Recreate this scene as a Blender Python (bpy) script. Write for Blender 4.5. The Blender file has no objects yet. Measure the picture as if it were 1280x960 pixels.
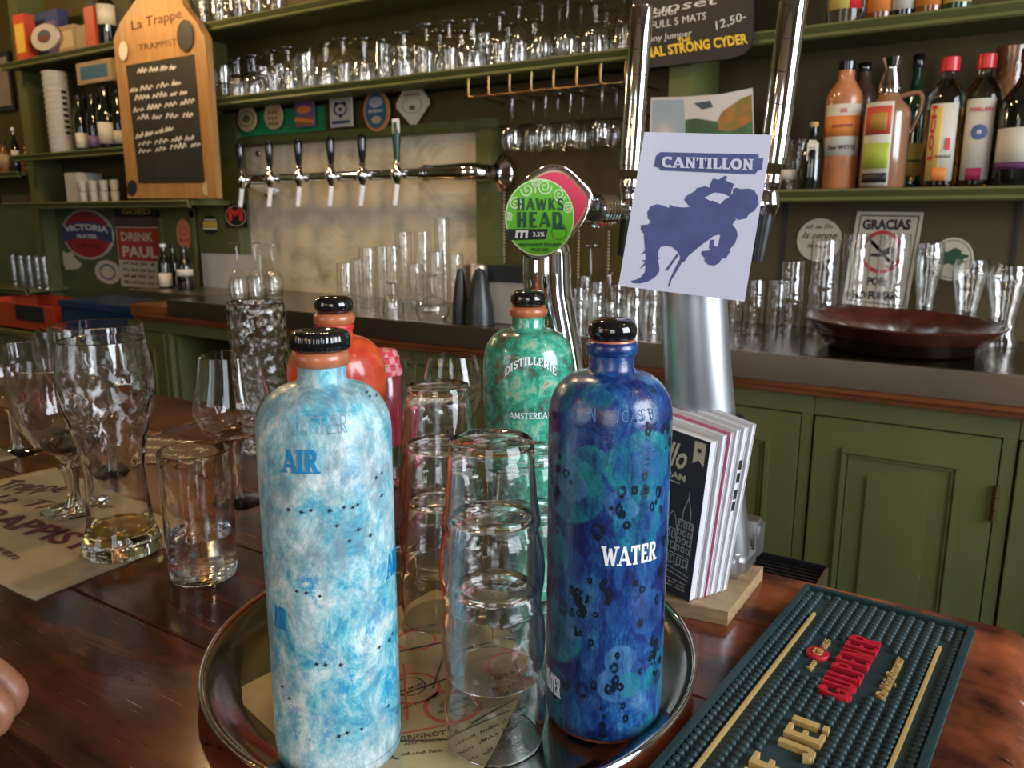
import bpy, bmesh, math, random
from mathutils import Vector, Matrix, noise
random.seed(7)
S = bpy.context.scene
COL = S.collection
PI = math.pi
# ------------------------------------------------------------------ camera, world, light
F = 1000.0; PITCH = math.radians(11.8); YAW = math.radians(32.7); H = .373
cam = bpy.data.objects.new('camera', bpy.data.cameras.new('camera')); COL.objects.link(cam)
cam.location = (0, 0, H); cam.rotation_euler = (PI/2-PITCH, 0, YAW)
cam.data.sensor_width = 36; cam.data.lens = 36*F/1280; cam.data.clip_start = .02
cam.data.dof.use_dof = True; cam.data.dof.focus_distance = .62; cam.data.dof.aperture_fstop = 14
S.camera = cam
S.view_settings.view_transform = 'Standard'; S.view_settings.look = 'None'
S.view_settings.gamma = 1; S.view_settings.exposure = 0.85; S.view_settings.use_curve_mapping = False
S.cycles.max_bounces = 20; S.cycles.transmission_bounces = 20; S.cycles.transparent_max_bounces = 40
S.cycles.glossy_bounces = 6; S.cycles.diffuse_bounces = 4
S.cycles.sample_clamp_indirect = 6; S.cycles.blur_glossy = .5
w = bpy.data.worlds.new('world'); S.world = w; w.use_nodes = True
w.node_tree.nodes['Background'].inputs[0].default_value = (.62, .74, .9, 1)
w.node_tree.nodes['Background'].inputs[1].default_value = .3
def area(name, loc, rot, sx, sy, power, col):
    l = bpy.data.lights.new(name, 'AREA'); l.shape = 'RECTANGLE'; l.size = sx; l.size_y = sy
    l.energy = power; l.color = col
    o = bpy.data.objects.new(name, l); o.location = loc; o.rotation_euler = rot; COL.objects.link(o); return o
def lamp(name, loc, power, col, r):
    l = bpy.data.lights.new(name, 'POINT'); l.energy = power; l.color = col; l.shadow_soft_size = r
    o = bpy.data.objects.new(name, l); o.location = loc; COL.objects.link(o); return o
DAY = (.86, .93, 1.0); WARM = (1, .66, .32)
# daylight in the right wall window; front area lights are added as fill
area('daylight_right', (2.58, .75, 1.15), (0, PI/2, 0), 2.1, 1.9, 88, DAY)
area('front_fill', (1.1, -2.08, .85), (PI/2, 0, 0), 1.1, 1.5, 12, DAY)
area('front_fill_left', (-1.7, -2.08, .85), (PI/2, 0, 0), 1.0, 1.5, 6, DAY)
# unseen warm fill lights added over the bar, and a string of little bulbs
for i, (x, y, z, p) in enumerate([(-1.1, 1.2, 1.6, 12), (-2.9, 1.67, 1.24, 9), (-4.2, 1.5, 1.5, 10), (-1.9, 1.5, 1.6, 11), (.6, .9, 1.6, 2), (-1.6, -.9, 1.4, 4)]):
    lamp('warm_fill_lamp', (x, y, z), p, WARM, .05)
for i in range(14):
    lamp('string_light', (-2.6+i*.3, -1.5+.12*math.sin(i*1.7), 1.05-.12*abs(math.sin(i*.8))), 1.1, (1, .5, .14), .02)

# ------------------------------------------------------------------ pixel helpers (author's measuring aids)
cp, sp, cy, sy = math.cos(PITCH), math.sin(PITCH), math.cos(YAW), math.sin(YAW)
def ray(px, py):
    x = (px-640)/F; u = -(py-480)/F; up = u*cp-sp; f = cp+u*sp
    return Vector((x*cy-f*sy, x*sy+f*cy, up))
def at(px, py, Z=None, Y=None, D=None):
    r = ray(px, py)
    t = (Z-H)/r.z if Z is not None else (Y/r.y if Y is not None else D)
    return Vector((0, 0, H))+r*t
def Xat(px, Y, Z):
    k = (px-640)/F; z = Z-H
    return (k*(cp*Y*cy-z*sp)-Y*sy)/(cy+k*cp*sy)
def zy(X, Y, py):
    k = -(py-480)/F; f = -X*sy+Y*cy
    return H+f*(k*cp-sp)/(cp+k*sp)
def cyl_hit(px, py, cx, cyy, R):
    r = ray(px, py); a = r.x**2+r.y**2; b = -2*(r.x*cx+r.y*cyy); c = cx*cx+cyy*cyy-R*R
    d = b*b-4*a*c
    t = (-b-math.sqrt(max(d, 0)))/(2*a); p = r*t
    return math.atan2(p.y-cyy, p.x-cx), H+p.z

# ------------------------------------------------------------------ materials
MATS = {}
def nt(m):
    m.use_nodes = True; return m.node_tree.nodes, m.node_tree.links, m.node_tree.nodes['Principled BSDF']
def M(name, col, rough=.5, metal=0, spec=None, coat=0, var=0, vs=8, bump=0, bs=60, col2=None, stretch=(1, 1, 1), aniso=0, sub=0):
    if name in MATS: return MATS[name]
    m = bpy.data.materials.new(name); N, L, P = nt(m)
    P.inputs['Base Color'].default_value = (*col, 1); P.inputs['Roughness'].default_value = rough
    P.inputs['Metallic'].default_value = metal; P.inputs['Coat Weight'].default_value = coat
    P.inputs['Coat Roughness'].default_value = .08
    if spec is not None: P.inputs['Specular IOR Level'].default_value = spec
    if aniso: P.inputs['Anisotropic'].default_value = aniso
    if sub: P.inputs['Subsurface Weight'].default_value = sub; P.inputs['Subsurface Scale'].default_value = .01
    if var or bump or col2:
        tc = N.new('ShaderNodeTexCoord'); mp = N.new('ShaderNodeMapping'); mp.inputs['Scale'].default_value = stretch
        L.new(tc.outputs['Object'], mp.inputs[0])
    if var or col2:
        n = N.new('ShaderNodeTexNoise'); n.inputs['Scale'].default_value = vs; n.inputs['Detail'].default_value = 5
        n.inputs['Roughness'].default_value = .62
        L.new(mp.outputs[0], n.inputs[0])
        r = N.new('ShaderNodeValToRGB'); r.color_ramp.elements[0].position = .34; r.color_ramp.elements[1].position = .68
        c2 = col2 or tuple(min(1, c*(1+var)) for c in col); c1 = col if col2 else tuple(c*(1-var) for c in col)
        r.color_ramp.elements[0].color = (*c1, 1); r.color_ramp.elements[1].color = (*c2, 1)
        L.new(n.outputs[0], r.inputs[0]); L.new(r.outputs[0], P.inputs['Base Color'])
    if bump:
        n2 = N.new('ShaderNodeTexNoise'); n2.inputs['Scale'].default_value = bs; n2.inputs['Detail'].default_value = 3
        L.new(mp.outputs[0], n2.inputs[0]); b = N.new('ShaderNodeBump'); b.inputs['Strength'].default_value = bump
        b.inputs['Distance'].default_value = .002
        L.new(n2.outputs[0], b.inputs['Height']); L.new(b.outputs[0], P.inputs['Normal'])
    MATS[name] = m; return m
def ramp(N, L, src, stops, interp='LINEAR'):
    r = N.new('ShaderNodeValToRGB'); e = r.color_ramp.elements; r.color_ramp.interpolation = interp
    while len(e) < len(stops): e.new(.5)
    for k, (p, c) in enumerate(stops): e[k].position = p; e[k].color = (*c, 1) if len(c) == 3 else c
    L.new(src, r.inputs[0]); return r.outputs[0]
def mix(N, L, fac, a, b, mode='MIX'):
    x = N.new('ShaderNodeMixRGB'); x.blend_type = mode
    for i, v in enumerate((fac, a, b)):
        if hasattr(v, 'links'): L.new(v, x.inputs[i])
        elif i == 0: x.inputs[0].default_value = v
        else: x.inputs[i].default_value = (*v, 1)
    return x.outputs[0]
def noi(N, L, vec, s, d=4, rough=.55, dist=0):
    n = N.new('ShaderNodeTexNoise'); n.inputs['Scale'].default_value = s; n.inputs['Detail'].default_value = d
    n.inputs['Roughness'].default_value = rough; n.inputs['Distortion'].default_value = dist
    L.new(vec, n.inputs[0]); return n.outputs[0]
def objvec(N, L, scale=(1, 1, 1), off=(0, 0, 0)):
    tc = N.new('ShaderNodeTexCoord'); mp = N.new('ShaderNodeMapping')
    mp.inputs['Scale'].default_value = scale; mp.inputs['Location'].default_value = off
    L.new(tc.outputs['Object'], mp.inputs[0]); return mp.outputs[0]
def bumpn(N, L, P, h, s, d):
    b = N.new('ShaderNodeBump'); b.inputs['Strength'].default_value = s; b.inputs['Distance'].default_value = d
    L.new(h, b.inputs['Height']); L.new(b.outputs[0], P.inputs['Normal'])

def wood_top():
    m = bpy.data.materials.new('bar_wood'); N, L, P = nt(m)
    v = objvec(N, L, (1.2, 7, 7)); v2 = objvec(N, L)
    n1 = noi(N, L, v, 5, 8, .65, .6); base = ramp(N, L, n1, [(.3, (.016, .006, .005)), (.48, (.045, .014, .009)), (.7, (.12, .032, .014))])
    n2 = noi(N, L, v2, 5, 5); worn = ramp(N, L, n2, [(.47, (0, 0, 0)), (.62, (1, 1, 1))])
    sx = N.new('ShaderNodeSeparateXYZ'); L.new(v2, sx.inputs[0]); ad = N.new('ShaderNodeMath'); ad.operation = 'ADD'; L.new(sx.outputs[0], ad.inputs[0]); ad.inputs[1].default_value = 1.0
    gx = ramp(N, L, ad.outputs[0], [(.45, (.10, .10, .10)), (.85, (1, 1, 1))]); worn = mix(N, L, 1.0, worn, gx, 'MULTIPLY')
    c = mix(N, L, worn, base, (.36, .095, .038))
    n3 = noi(N, L, objvec(N, L, (3, 14, 14), (3, 1, 0)), 7, 5, .7); spots = ramp(N, L, n3, [(.63, (0, 0, 0)), (.68, (1, 1, 1))])
    c = mix(N, L, spots, c, (.03, .012, .008))
    n4 = noi(N, L, objvec(N, L, (1, 30, 20), (7, 4, 0)), 14, 2, .5); scr = ramp(N, L, n4, [(.70, (0, 0, 0)), (.74, (.7, .7, .7))])
    c = mix(N, L, scr, c, (.34, .14, .07))
    L.new(c, P.inputs['Base Color'])
    r = ramp(N, L, noi(N, L, v2, 12, 5), [(.3, (.13,)*3), (.75, (.22,)*3)]); L.new(r, P.inputs['Roughness'])
    P.inputs['Coat Weight'].default_value = .15; P.inputs['Coat Roughness'].default_value = .15; P.inputs['Specular IOR Level'].default_value = .35
    bumpn(N, L, P, n1, .10, .001); return m
def air_paint():
    m = bpy.data.materials.new('pale_blue_paint'); N, L, P = nt(m)
    v = objvec(N, L, (1, 1, .75))
    a = noi(N, L, v, 34, 12, .82, .4); c = ramp(N, L, a, [(.38, (.02, .22, .42)), (.44, (.07, .44, .56)), (.48, (.24, .56, .64)), (.53, (.48, .70, .72)), (.60, (.80, .88, .85))])
    b = noi(N, L, objvec(N, L, (1, 1, .8), (.3, .7, .2)), 60, 12, .85); k = ramp(N, L, b, [(.53, (0, 0, 0)), (.57, (1, 1, 1))])
    g = noi(N, L, objvec(N, L, (1, 1, 1), (5, 5, 5)), 17, 5, .6); g = ramp(N, L, g, [(.44, (0, 0, 0)), (.62, (1, 1, 1))])
    k2 = mix(N, L, 1.0, k, g, 'MULTIPLY')
    c = mix(N, L, k2, c, (.01, .27, .56))
    g2 = ramp(N, L, noi(N, L, objvec(N, L, (1, 1, .5), (1, 8, 5)), 11, 3, .5), [(.38, (0, 0, 0)), (.56, (.85, .85, .85))])
    gr = noi(N, L, objvec(N, L, (1, 1, .5), (2, 2, 9)), 60, 9, .8); gk = ramp(N, L, gr, [(.40, (0, 0, 0)), (.6, (1, 1, 1))])
    c = mix(N, L, mix(N, L, 1.0, g2, gk, 'MULTIPLY'), c, (.17, .25, .30))
    L.new(c, P.inputs['Base Color']); P.inputs['Roughness'].default_value = .36; P.inputs['Coat Weight'].default_value = .35
    P.inputs['Coat Roughness'].default_value = .2
    w_ = N.new('ShaderNodeTexWave'); w_.wave_type = 'BANDS'; w_.bands_direction = 'X'; w_.inputs['Scale'].default_value = 14; w_.inputs['Distortion'].default_value = .3
    L.new(v, w_.inputs[0]); bumpn(N, L, P, mix(N, L, .3, w_.outputs[0], a), .25, .0012); return m
def water_paint():
    m = bpy.data.materials.new('deep_blue_paint'); N, L, P = nt(m)
    v = objvec(N, L)
    a = noi(N, L, objvec(N, L, (1, 1, .35)), 40, 12, .85, .3)
    c = ramp(N, L, a, [(.36, (.002, .005, .035)), (.46, (.004, .018, .12)), (.53, (.008, .055, .22)), (.60, (.03, .15, .32)), (.68, (.15, .34, .46))])
    for sc, off, rr, col, k in ((19, (0, 0, 0), .50, (.01, .26, .28), .40), (26, (.8, .3, .1), .46, (.02, .10, .30), .4), (30, (.4, .1, .7), .44, (.08, .22, .42), .66), (34, (.9, .6, .2), .44, (.01, .22, .22), .7)):
        vo = N.new('ShaderNodeTexVoronoi'); vo.inputs['Scale'].default_value = sc; L.new(objvec(N, L, (1, 1, 1), off), vo.inputs[0])
        d = ramp(N, L, vo.outputs['Distance'], [(rr-.22, (.5, .5, .5)), (rr-.04, (1, 1, 1)), (rr, (0, 0, 0))])
        sel = N.new('ShaderNodeSeparateColor'); L.new(vo.outputs['Color'], sel.inputs[0])
        s_ = ramp(N, L, sel.outputs[0], [(k, (0, 0, 0)), (k+.02, (1, 1, 1))])
        br = ramp(N, L, noi(N, L, objvec(N, L, (1, 1, .35), off), 120, 7, .8), [(.40, (.05, .05, .05)), (.60, (.9, .9, .9))])
        f = mix(N, L, 1.0, mix(N, L, 1.0, d, s_, 'MULTIPLY'), br, 'MULTIPLY')
        c = mix(N, L, f, c, col)
    for sc, off, kk in ((50, (.2, .3, .9), .48), (75, (.7, .1, .4), .62)):
        vo = N.new('ShaderNodeTexVoronoi'); vo.inputs['Scale'].default_value = sc; L.new(objvec(N, L, (1, 1, .8), off), vo.inputs[0])
        d = ramp(N, L, vo.outputs['Distance'], [(.08, (.25, .25, .25)), (.15, (1, 1, 1)), (.24, (.9, .9, .9)), (.30, (0, 0, 0))])
        sel = N.new('ShaderNodeSeparateColor'); L.new(vo.outputs['Color'], sel.inputs[0])
        s_ = ramp(N, L, sel.outputs[1], [(kk, (0, 0, 0)), (kk+.02, (1, 1, 1))])
        br = ramp(N, L, noi(N, L, v, 300, 3, .7), [(.35, (.2, .2, .2)), (.55, (1, 1, 1))])
        c = mix(N, L, mix(N, L, 1.0, mix(N, L, 1.0, d, s_, 'MULTIPLY'), br, 'MULTIPLY'), c, (.002, .006, .02))
    L.new(c, P.inputs['Base Color']); P.inputs['Roughness'].default_value = .3; P.inputs['Coat Weight'].default_value = .6
    P.inputs['Coat Roughness'].default_value = .18
    bumpn(N, L, P, noi(N, L, v, 160, 4, .6), .5, .0013); return m
def earth_paint():
    m = bpy.data.materials.new('green_mottled_paint'); N, L, P = nt(m)
    a = noi(N, L, objvec(N, L), 45, 10, .8, .3)
    c = ramp(N, L, a, [(.30, (.02, .035, .03)), (.40, (.12, .06, .04)), (.47, (.02, .20, .13)), (.55, (.05, .42, .28)), (.62, (.35, .45, .30)), (.68, (.30, .12, .07)), (.8, (.5, .6, .45))])
    b = ramp(N, L, noi(N, L, objvec(N, L, (1, 1, 1), (3, 2, 1)), 12, 4), [(.55, (0, 0, 0)), (.68, (1, 1, 1))])
    c = mix(N, L, b, c, (.055, .018, .022))
    L.new(c, P.inputs['Base Color']); P.inputs['Roughness'].default_value = .25; P.inputs['Coat Weight'].default_value = .8; return m
def marble():
    m = bpy.data.materials.new('veined_marble'); N, L, P = nt(m)
    a = noi(N, L, objvec(N, L, (1, 1, 1.6)), 3.2, 9, .6, 1.4)
    c = ramp(N, L, a, [(.32, (.36, .31, .23)), (.46, (.54, .49, .37)), (.52, (.64, .58, .45)), (.66, (.58, .51, .37)), (.78, (.42, .28, .15))])
    L.new(c, P.inputs['Base Color']); P.inputs['Roughness'].default_value = .35; return m
def green_paint():
    m = bpy.data.materials.new('worn_green_paint'); N, L, P = nt(m)
    a = noi(N, L, objvec(N, L), 2.5, 5); c = ramp(N, L, a, [(.3, (.078, .086, .025)), (.7, (.112, .120, .038))])
    b = noi(N, L, objvec(N, L, (1, 1, .35), (4, 0, 1)), 24, 6, .75); k = ramp(N, L, b, [(.665, (0, 0, 0)), (.69, (1, 1, 1))])
    c = mix(N, L, k, c, (.30, .16, .07))
    L.new(c, P.inputs['Base Color']); P.inputs['Roughness'].default_value = .55; P.inputs['Specular IOR Level'].default_value = .35
    bumpn(N, L, P, noi(N, L, objvec(N, L), 60, 3), .15, .002); return m
def glass_thin(name, tint=(.985, .99, .985), edge=.55, rough=.03):
    if name in MATS: return MATS[name]
    m = bpy.data.materials.new(name); m.use_nodes = True; N, L = m.node_tree.nodes, m.node_tree.links; N.clear()
    o = N.new('ShaderNodeOutputMaterial'); t = N.new('ShaderNodeBsdfTransparent'); g = N.new('ShaderNodeBsdfGlossy')
    t.inputs[0].default_value = (*tint, 1); g.inputs['Roughness'].default_value = rough; g.inputs[0].default_value = (1, 1, 1, 1)
    lw = N.new('ShaderNodeLayerWeight'); lw.inputs[0].default_value = .5
    p = N.new('ShaderNodeMath'); p.operation = 'POWER'; L.new(lw.outputs['Facing'], p.inputs[0]); p.inputs[1].default_value = 3
    q = N.new('ShaderNodeMath'); q.operation = 'MULTIPLY_ADD'; L.new(p.outputs[0], q.inputs[0]); q.inputs[1].default_value = edge; q.inputs[2].default_value = .11
    no = N.new('ShaderNodeTexNoise'); no.inputs['Scale'].default_value = 45; b = N.new('ShaderNodeBump'); b.inputs['Strength'].default_value = .8; b.inputs['Distance'].default_value = .003
    tc = N.new('ShaderNodeTexCoord'); L.new(tc.outputs['Object'], no.inputs[0]); L.new(no.outputs[0], b.inputs['Height']); L.new(b.outputs[0], g.inputs['Normal'])
    tcol = ramp(N, L, lw.outputs['Facing'], [(.45, tint), (.8, (.62, .62, .58)), (1, (.30, .30, .27))]); L.new(tcol, t.inputs[0])
    x = N.new('ShaderNodeMixShader'); L.new(q.outputs[0], x.inputs[0]); L.new(t.outputs[0], x.inputs[1]); L.new(g.outputs[0], x.inputs[2])
    L.new(x.outputs[0], o.inputs[0]); MATS[name] = m; return m
def glass_real(name, tint=(1, 1, 1), rough=0, bump=0, bs=60, ior=1.47, vor=False):
    if name in MATS: return MATS[name]
    m = bpy.data.materials.new(name); N, L, P = nt(m)
    P.inputs['Base Color'].default_value = (*tint, 1); P.inputs['Roughness'].default_value = rough
    P.inputs['Transmission Weight'].default_value = 1; P.inputs['IOR'].default_value = ior
    if bump:
        if vor:
            vo = N.new('ShaderNodeTexVoronoi'); vo.feature = 'SMOOTH_F1'; vo.inputs['Scale'].default_value = bs; L.new(objvec(N, L), vo.inputs[0]); h = vo.outputs['Distance']
        else: h = noi(N, L, objvec(N, L), bs, 2)
        bumpn(N, L, P, h, bump, .004)
    MATS[name] = m; return m
def dimpw():
    m = glass_real('wheat_glass', bump=.6, bs=62, vor=True); N, L = m.node_tree.nodes, m.node_tree.links
    tc = N.new('ShaderNodeTexCoord'); sx = N.new('ShaderNodeSeparateXYZ'); L.new(tc.outputs['Object'], sx.inputs[0])
    r = ramp(N, L, sx.outputs[2], [(.09, (.12, .12, .12)), (.14, (.8, .8, .8)), (.20, (.8, .8, .8)), (.215, (.06, .06, .06))])
    b = [n for n in N if n.type == 'BUMP'][0]; L.new(r, b.inputs['Strength']); return m
WOOD = wood_top(); AIR = air_paint(); WATER = water_paint(); EARTH = earth_paint(); MARB = marble(); GREEN = green_paint()
CHROME = M('chrome', (.82, .82, .83), .07, 1)
BRUSHED = M('brushed_steel', (.44, .45, .48), .36, 1, var=.1, vs=30, stretch=(1, 1, .2), aniso=.3)
SATIN = M('satin_metal', (.52, .52, .54), .36, 1)
STEEL = M('counter_steel', (.42, .34, .25), .32, 1, bump=.1, bs=200)
TRAYM = M('tray_steel', (.27, .27, .26), .15, 1, bump=.05, bs=90)
BLACK = M('black_gloss', (.006, .006, .007), .09, coat=.6, spec=.6)
BLACKP = M('black_plastic', (.012, .012, .013), .35)
TERRA = M('terracotta', (.42, .13, .055), .35, coat=.4, var=.2, vs=60)
FIRE = M('red_paint', (.50, .03, .015), .3, coat=.5, col2=(.78, .13, .03), vs=30, bump=.2)
THIN = glass_thin('thin_glass'); THIN2 = glass_thin('thin_glass_green', (.93, .96, .9))
GLASS = glass_real('clear_glass'); GLASSW = glass_real('wavy_glass', bump=.35, bs=35)
DIMPLE = glass_real('dimpled_glass', bump=.9, bs=70, vor=True); DIMPW = dimpw()
WATERM = glass_real('water', (.97, .98, 1), ior=1.33)
TRIM = M('varnished_trim', (.20, .062, .018), .3, coat=.4, var=.35, vs=9, stretch=(.5, 6, 6))
WALLG = M('olive_wall', (.070, .050, .009), .55, var=.2, vs=4, bump=.1)
DARKG = M('dark_green_wall', (.085, .108, .042), .5, var=.2, vs=5)
PINE = M('pine', (.30, .15, .045), .45, col2=(.40, .22, .075), vs=5, stretch=(9, 9, 1), coat=.2)
BOARD = M('blackboard', (.014, .012, .010), .6, var=.3, vs=9)
CHALK = M('chalk', (.62, .60, .55), .9); CREAM = M('cream_paper', (.62, .56, .42), .7, var=.08, vs=6)
WHITE = M('white_paper', (.74, .74, .76), .6); RED = M('red_ink', (.55, .02, .03), .45); INK = M('black_ink', (.012, .012, .014), .5)
NAVY = M('navy_ink', (.045, .06, .17), .5, var=.15, vs=40); LILAC = M('laminated_paper', (.52, .52, .62), .22, coat=.6)
BRASS = M('brass_wire', (.42, .26, .10), .3, 1)

# ------------------------------------------------------------------ builders
def link(name, me, mat, parent=None, smooth=True):
    o = bpy.data.objects.new(name, me); COL.objects.link(o)
    if mat is not None: me.materials.append(mat)
    if parent is not None: o.parent = parent
    if smooth and len(me.polygons):
        me.polygons.foreach_set('use_smooth', [True]*len(me.polygons))
    return o
def poly(name, vs, fs, mat, parent=None, smooth=False):
    me = bpy.data.meshes.new(name); me.from_pydata([tuple(v) for v in vs], [], fs); me.update()
    return link(name, me, mat, parent, smooth)
def tag(o, label, cat, group=None):
    o['label'] = label; o['category'] = cat
    if group: o['group'] = group
    return o
def struct(o): o['kind'] = 'structure'; return o
def thing(name, label, cat, loc=(0, 0, 0), rot=(0, 0, 0), group=None):
    o = bpy.data.objects.new(name, None); COL.objects.link(o); o.location = loc; o.rotation_euler = rot
    o.empty_display_size = .05
    return tag(o, label, cat, group)
def sharp(me, ang=.6):
    bm = bmesh.new(); bm.from_mesh(me)
    bmesh.ops.recalc_face_normals(bm, faces=bm.faces)
    for e in bm.edges:
        if len(e.link_faces) == 2 and e.calc_face_angle(0) > ang: e.smooth = False
    bm.to_mesh(me); bm.free()
def lathe(name, prof, mat, parent=None, loc=(0, 0, 0), seg=32, ang=.7, fn=None):
    vs, fs, rows = [], [], []
    for r, z in prof:
        if r < 1e-6: rows.append([len(vs)]); vs.append((0, 0, z))
        else:
            row = []
            for i in range(seg):
                a = 2*PI*i/seg; rr = r if fn is None else r*fn(a, z)
                row.append(len(vs)); vs.append((rr*math.cos(a), rr*math.sin(a), z))
            rows.append(row)
    for a, b in zip(rows, rows[1:]):
        if len(a) == 1 and len(b) == 1: continue
        for i in range(seg):
            j = (i+1) % seg
            if len(a) == 1: fs.append((a[0], b[j], b[i]))
            elif len(b) == 1: fs.append((a[i], a[j], b[0]))
            else: fs.append((a[i], a[j], b[j], b[i]))
    vs = [(x+loc[0], y+loc[1], z+loc[2]) for x, y, z in vs]
    me = bpy.data.meshes.new(name); me.from_pydata(vs, [], fs); sharp(me, ang)
    return link(name, me, mat, parent, True)
def box(name, x0, x1, y0, y1, z0, z1, mat, parent=None, bev=0):
    bm = bmesh.new(); bmesh.ops.create_cube(bm, size=1)
    for v in bm.verts: v.co = Vector(((x0+x1)/2+v.co.x*(x1-x0), (y0+y1)/2+v.co.y*(y1-y0), (z0+z1)/2+v.co.z*(z1-z0)))
    if bev: bmesh.ops.bevel(bm, geom=bm.edges[:], offset=bev, segments=2, affect='EDGES')
    me = bpy.data.meshes.new(name); bm.to_mesh(me); bm.free(); sharp(me, .5) if bev else None
    o = link(name, me, mat, parent, bool(bev))
    if bev:
        for p_ in me.polygons:
            if max(abs(c) for c in p_.normal) > .999: p_.use_smooth = False
    return o
def tube(name, pts, r, mat, parent=None, seg=10, sub=6, flat=1.0):
    pts = [Vector(p) for p in pts]; rs = r if isinstance(r, (list, tuple)) else [r]*len(pts)
    P_, R_ = [], []
    for i in range(len(pts)-1):                     # Catmull-Rom
        p0 = pts[max(i-1, 0)]; p1 = pts[i]; p2 = pts[i+1]; p3 = pts[min(i+2, len(pts)-1)]
        n = sub if len(pts) > 2 else 1
        for k in range(n):
            t = k/n
            P_.append(.5*((2*p1)+(p2-p0)*t+(2*p0-5*p1+4*p2-p3)*t*t+(3*p1-p0-3*p2+p3)*t**3)); R_.append(rs[i]+(rs[i+1]-rs[i])*t)
    P_.append(pts[-1]); R_.append(rs[-1])
    vs, fs = [], []; up = Vector((0, 0, 1)); prev = None
    for i, p in enumerate(P_):
        d = (P_[min(i+1, len(P_)-1)]-P_[max(i-1, 0)]).normalized()
        if prev is None: a = d.cross(up); a = a if a.length > .1 else d.cross(Vector((1, 0, 0)))
        else: a = prev-d*prev.dot(d)
        a.normalize(); prev = a; b = d.cross(a)
        for k in range(seg):
            q = 2*PI*k/seg; vs.append(p+(a*math.cos(q)*flat+b*math.sin(q))*R_[i])
    n = len(P_)
    for i in range(n-1):
        for k in range(seg):
            l = (k+1) % seg; fs.append((i*seg+k, i*seg+l, (i+1)*seg+l, (i+1)*seg+k))
    fs.append(tuple(range(seg))[::-1]); fs.append(tuple((n-1)*seg+k for k in range(seg)))
    me = bpy.data.meshes.new(name); me.from_pydata([tuple(v) for v in vs], [], fs); sharp(me, .8)
    return link(name, me, mat, parent, True)
def frame(o, ux, uy):
    o, ux, uy = Vector(o), Vector(ux).normalized(), Vector(uy); uy = (uy-ux*uy.dot(ux)).normalized(); n = ux.cross(uy)
    return lambda u, v, w_=0: o+ux*u+uy*v+n*w_
def slab(name, pts, mp, mat, parent=None, t=.002, lift=0, seg=0):
    """polygon outline pts (2D) pushed to thickness t along the mapper's normal"""
    n = len(pts); vs = [mp(u, v, lift) for u, v in pts]+[mp(u, v, lift+t) for u, v in pts]
    fs = [tuple(range(n))[::-1], tuple(range(n, 2*n))]+[(i, (i+1) % n, n+(i+1) % n, n+i) for i in range(n)]
    me = bpy.data.meshes.new(name); me.from_pydata([tuple(v) for v in vs], [], fs)
    bm = bmesh.new(); bm.from_mesh(me); bmesh.ops.recalc_face_normals(bm, faces=bm.faces)
    bmesh.ops.triangulate(bm, faces=[f for f in bm.faces if len(f.verts) > 4]); bm.to_mesh(me); bm.free()
    return link(name, me, mat, parent, False)
def rect(a, b, c, d): return [(a, c), (b, c), (b, d), (a, d)]
def ell(cx, cz, rx, ry, n=28, a0=0, a1=2*PI): return [(cx+rx*math.cos(a0+(a1-a0)*i/n), cz+ry*math.sin(a0+(a1-a0)*i/n)) for i in range(n)]
def ringmesh(name, cx, cz, r0, r1, mp, mat, parent, lift=.001, n=28, sx=1.0):
    vs, fs = [], []
    for i in range(n):
        a = 2*PI*i/n
        for r in (r0, r1): vs.append(mp(cx+sx*r*math.cos(a), cz+r*math.sin(a), lift))
    for i in range(n):
        j = (i+1) % n; fs.append((2*i, 2*j, 2*j+1, 2*i+1))
    return poly(name, vs, fs, mat, parent)
def cylmap(cx, cyy, R, phi, z0): return lambda u, v, w_=0: Vector((cx+(R+w_)*math.cos(phi+u/R), cyy+(R+w_)*math.sin(phi+u/R), z0+v))
def ARC(cx_, cz_, rx, ry, a0, a1, n=9): return [(cx_+rx*math.cos(math.radians(a0+(a1-a0)*i/n)), cz_+ry*math.sin(math.radians(a0+(a1-a0)*i/n))) for i in range(n+1)]
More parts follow.
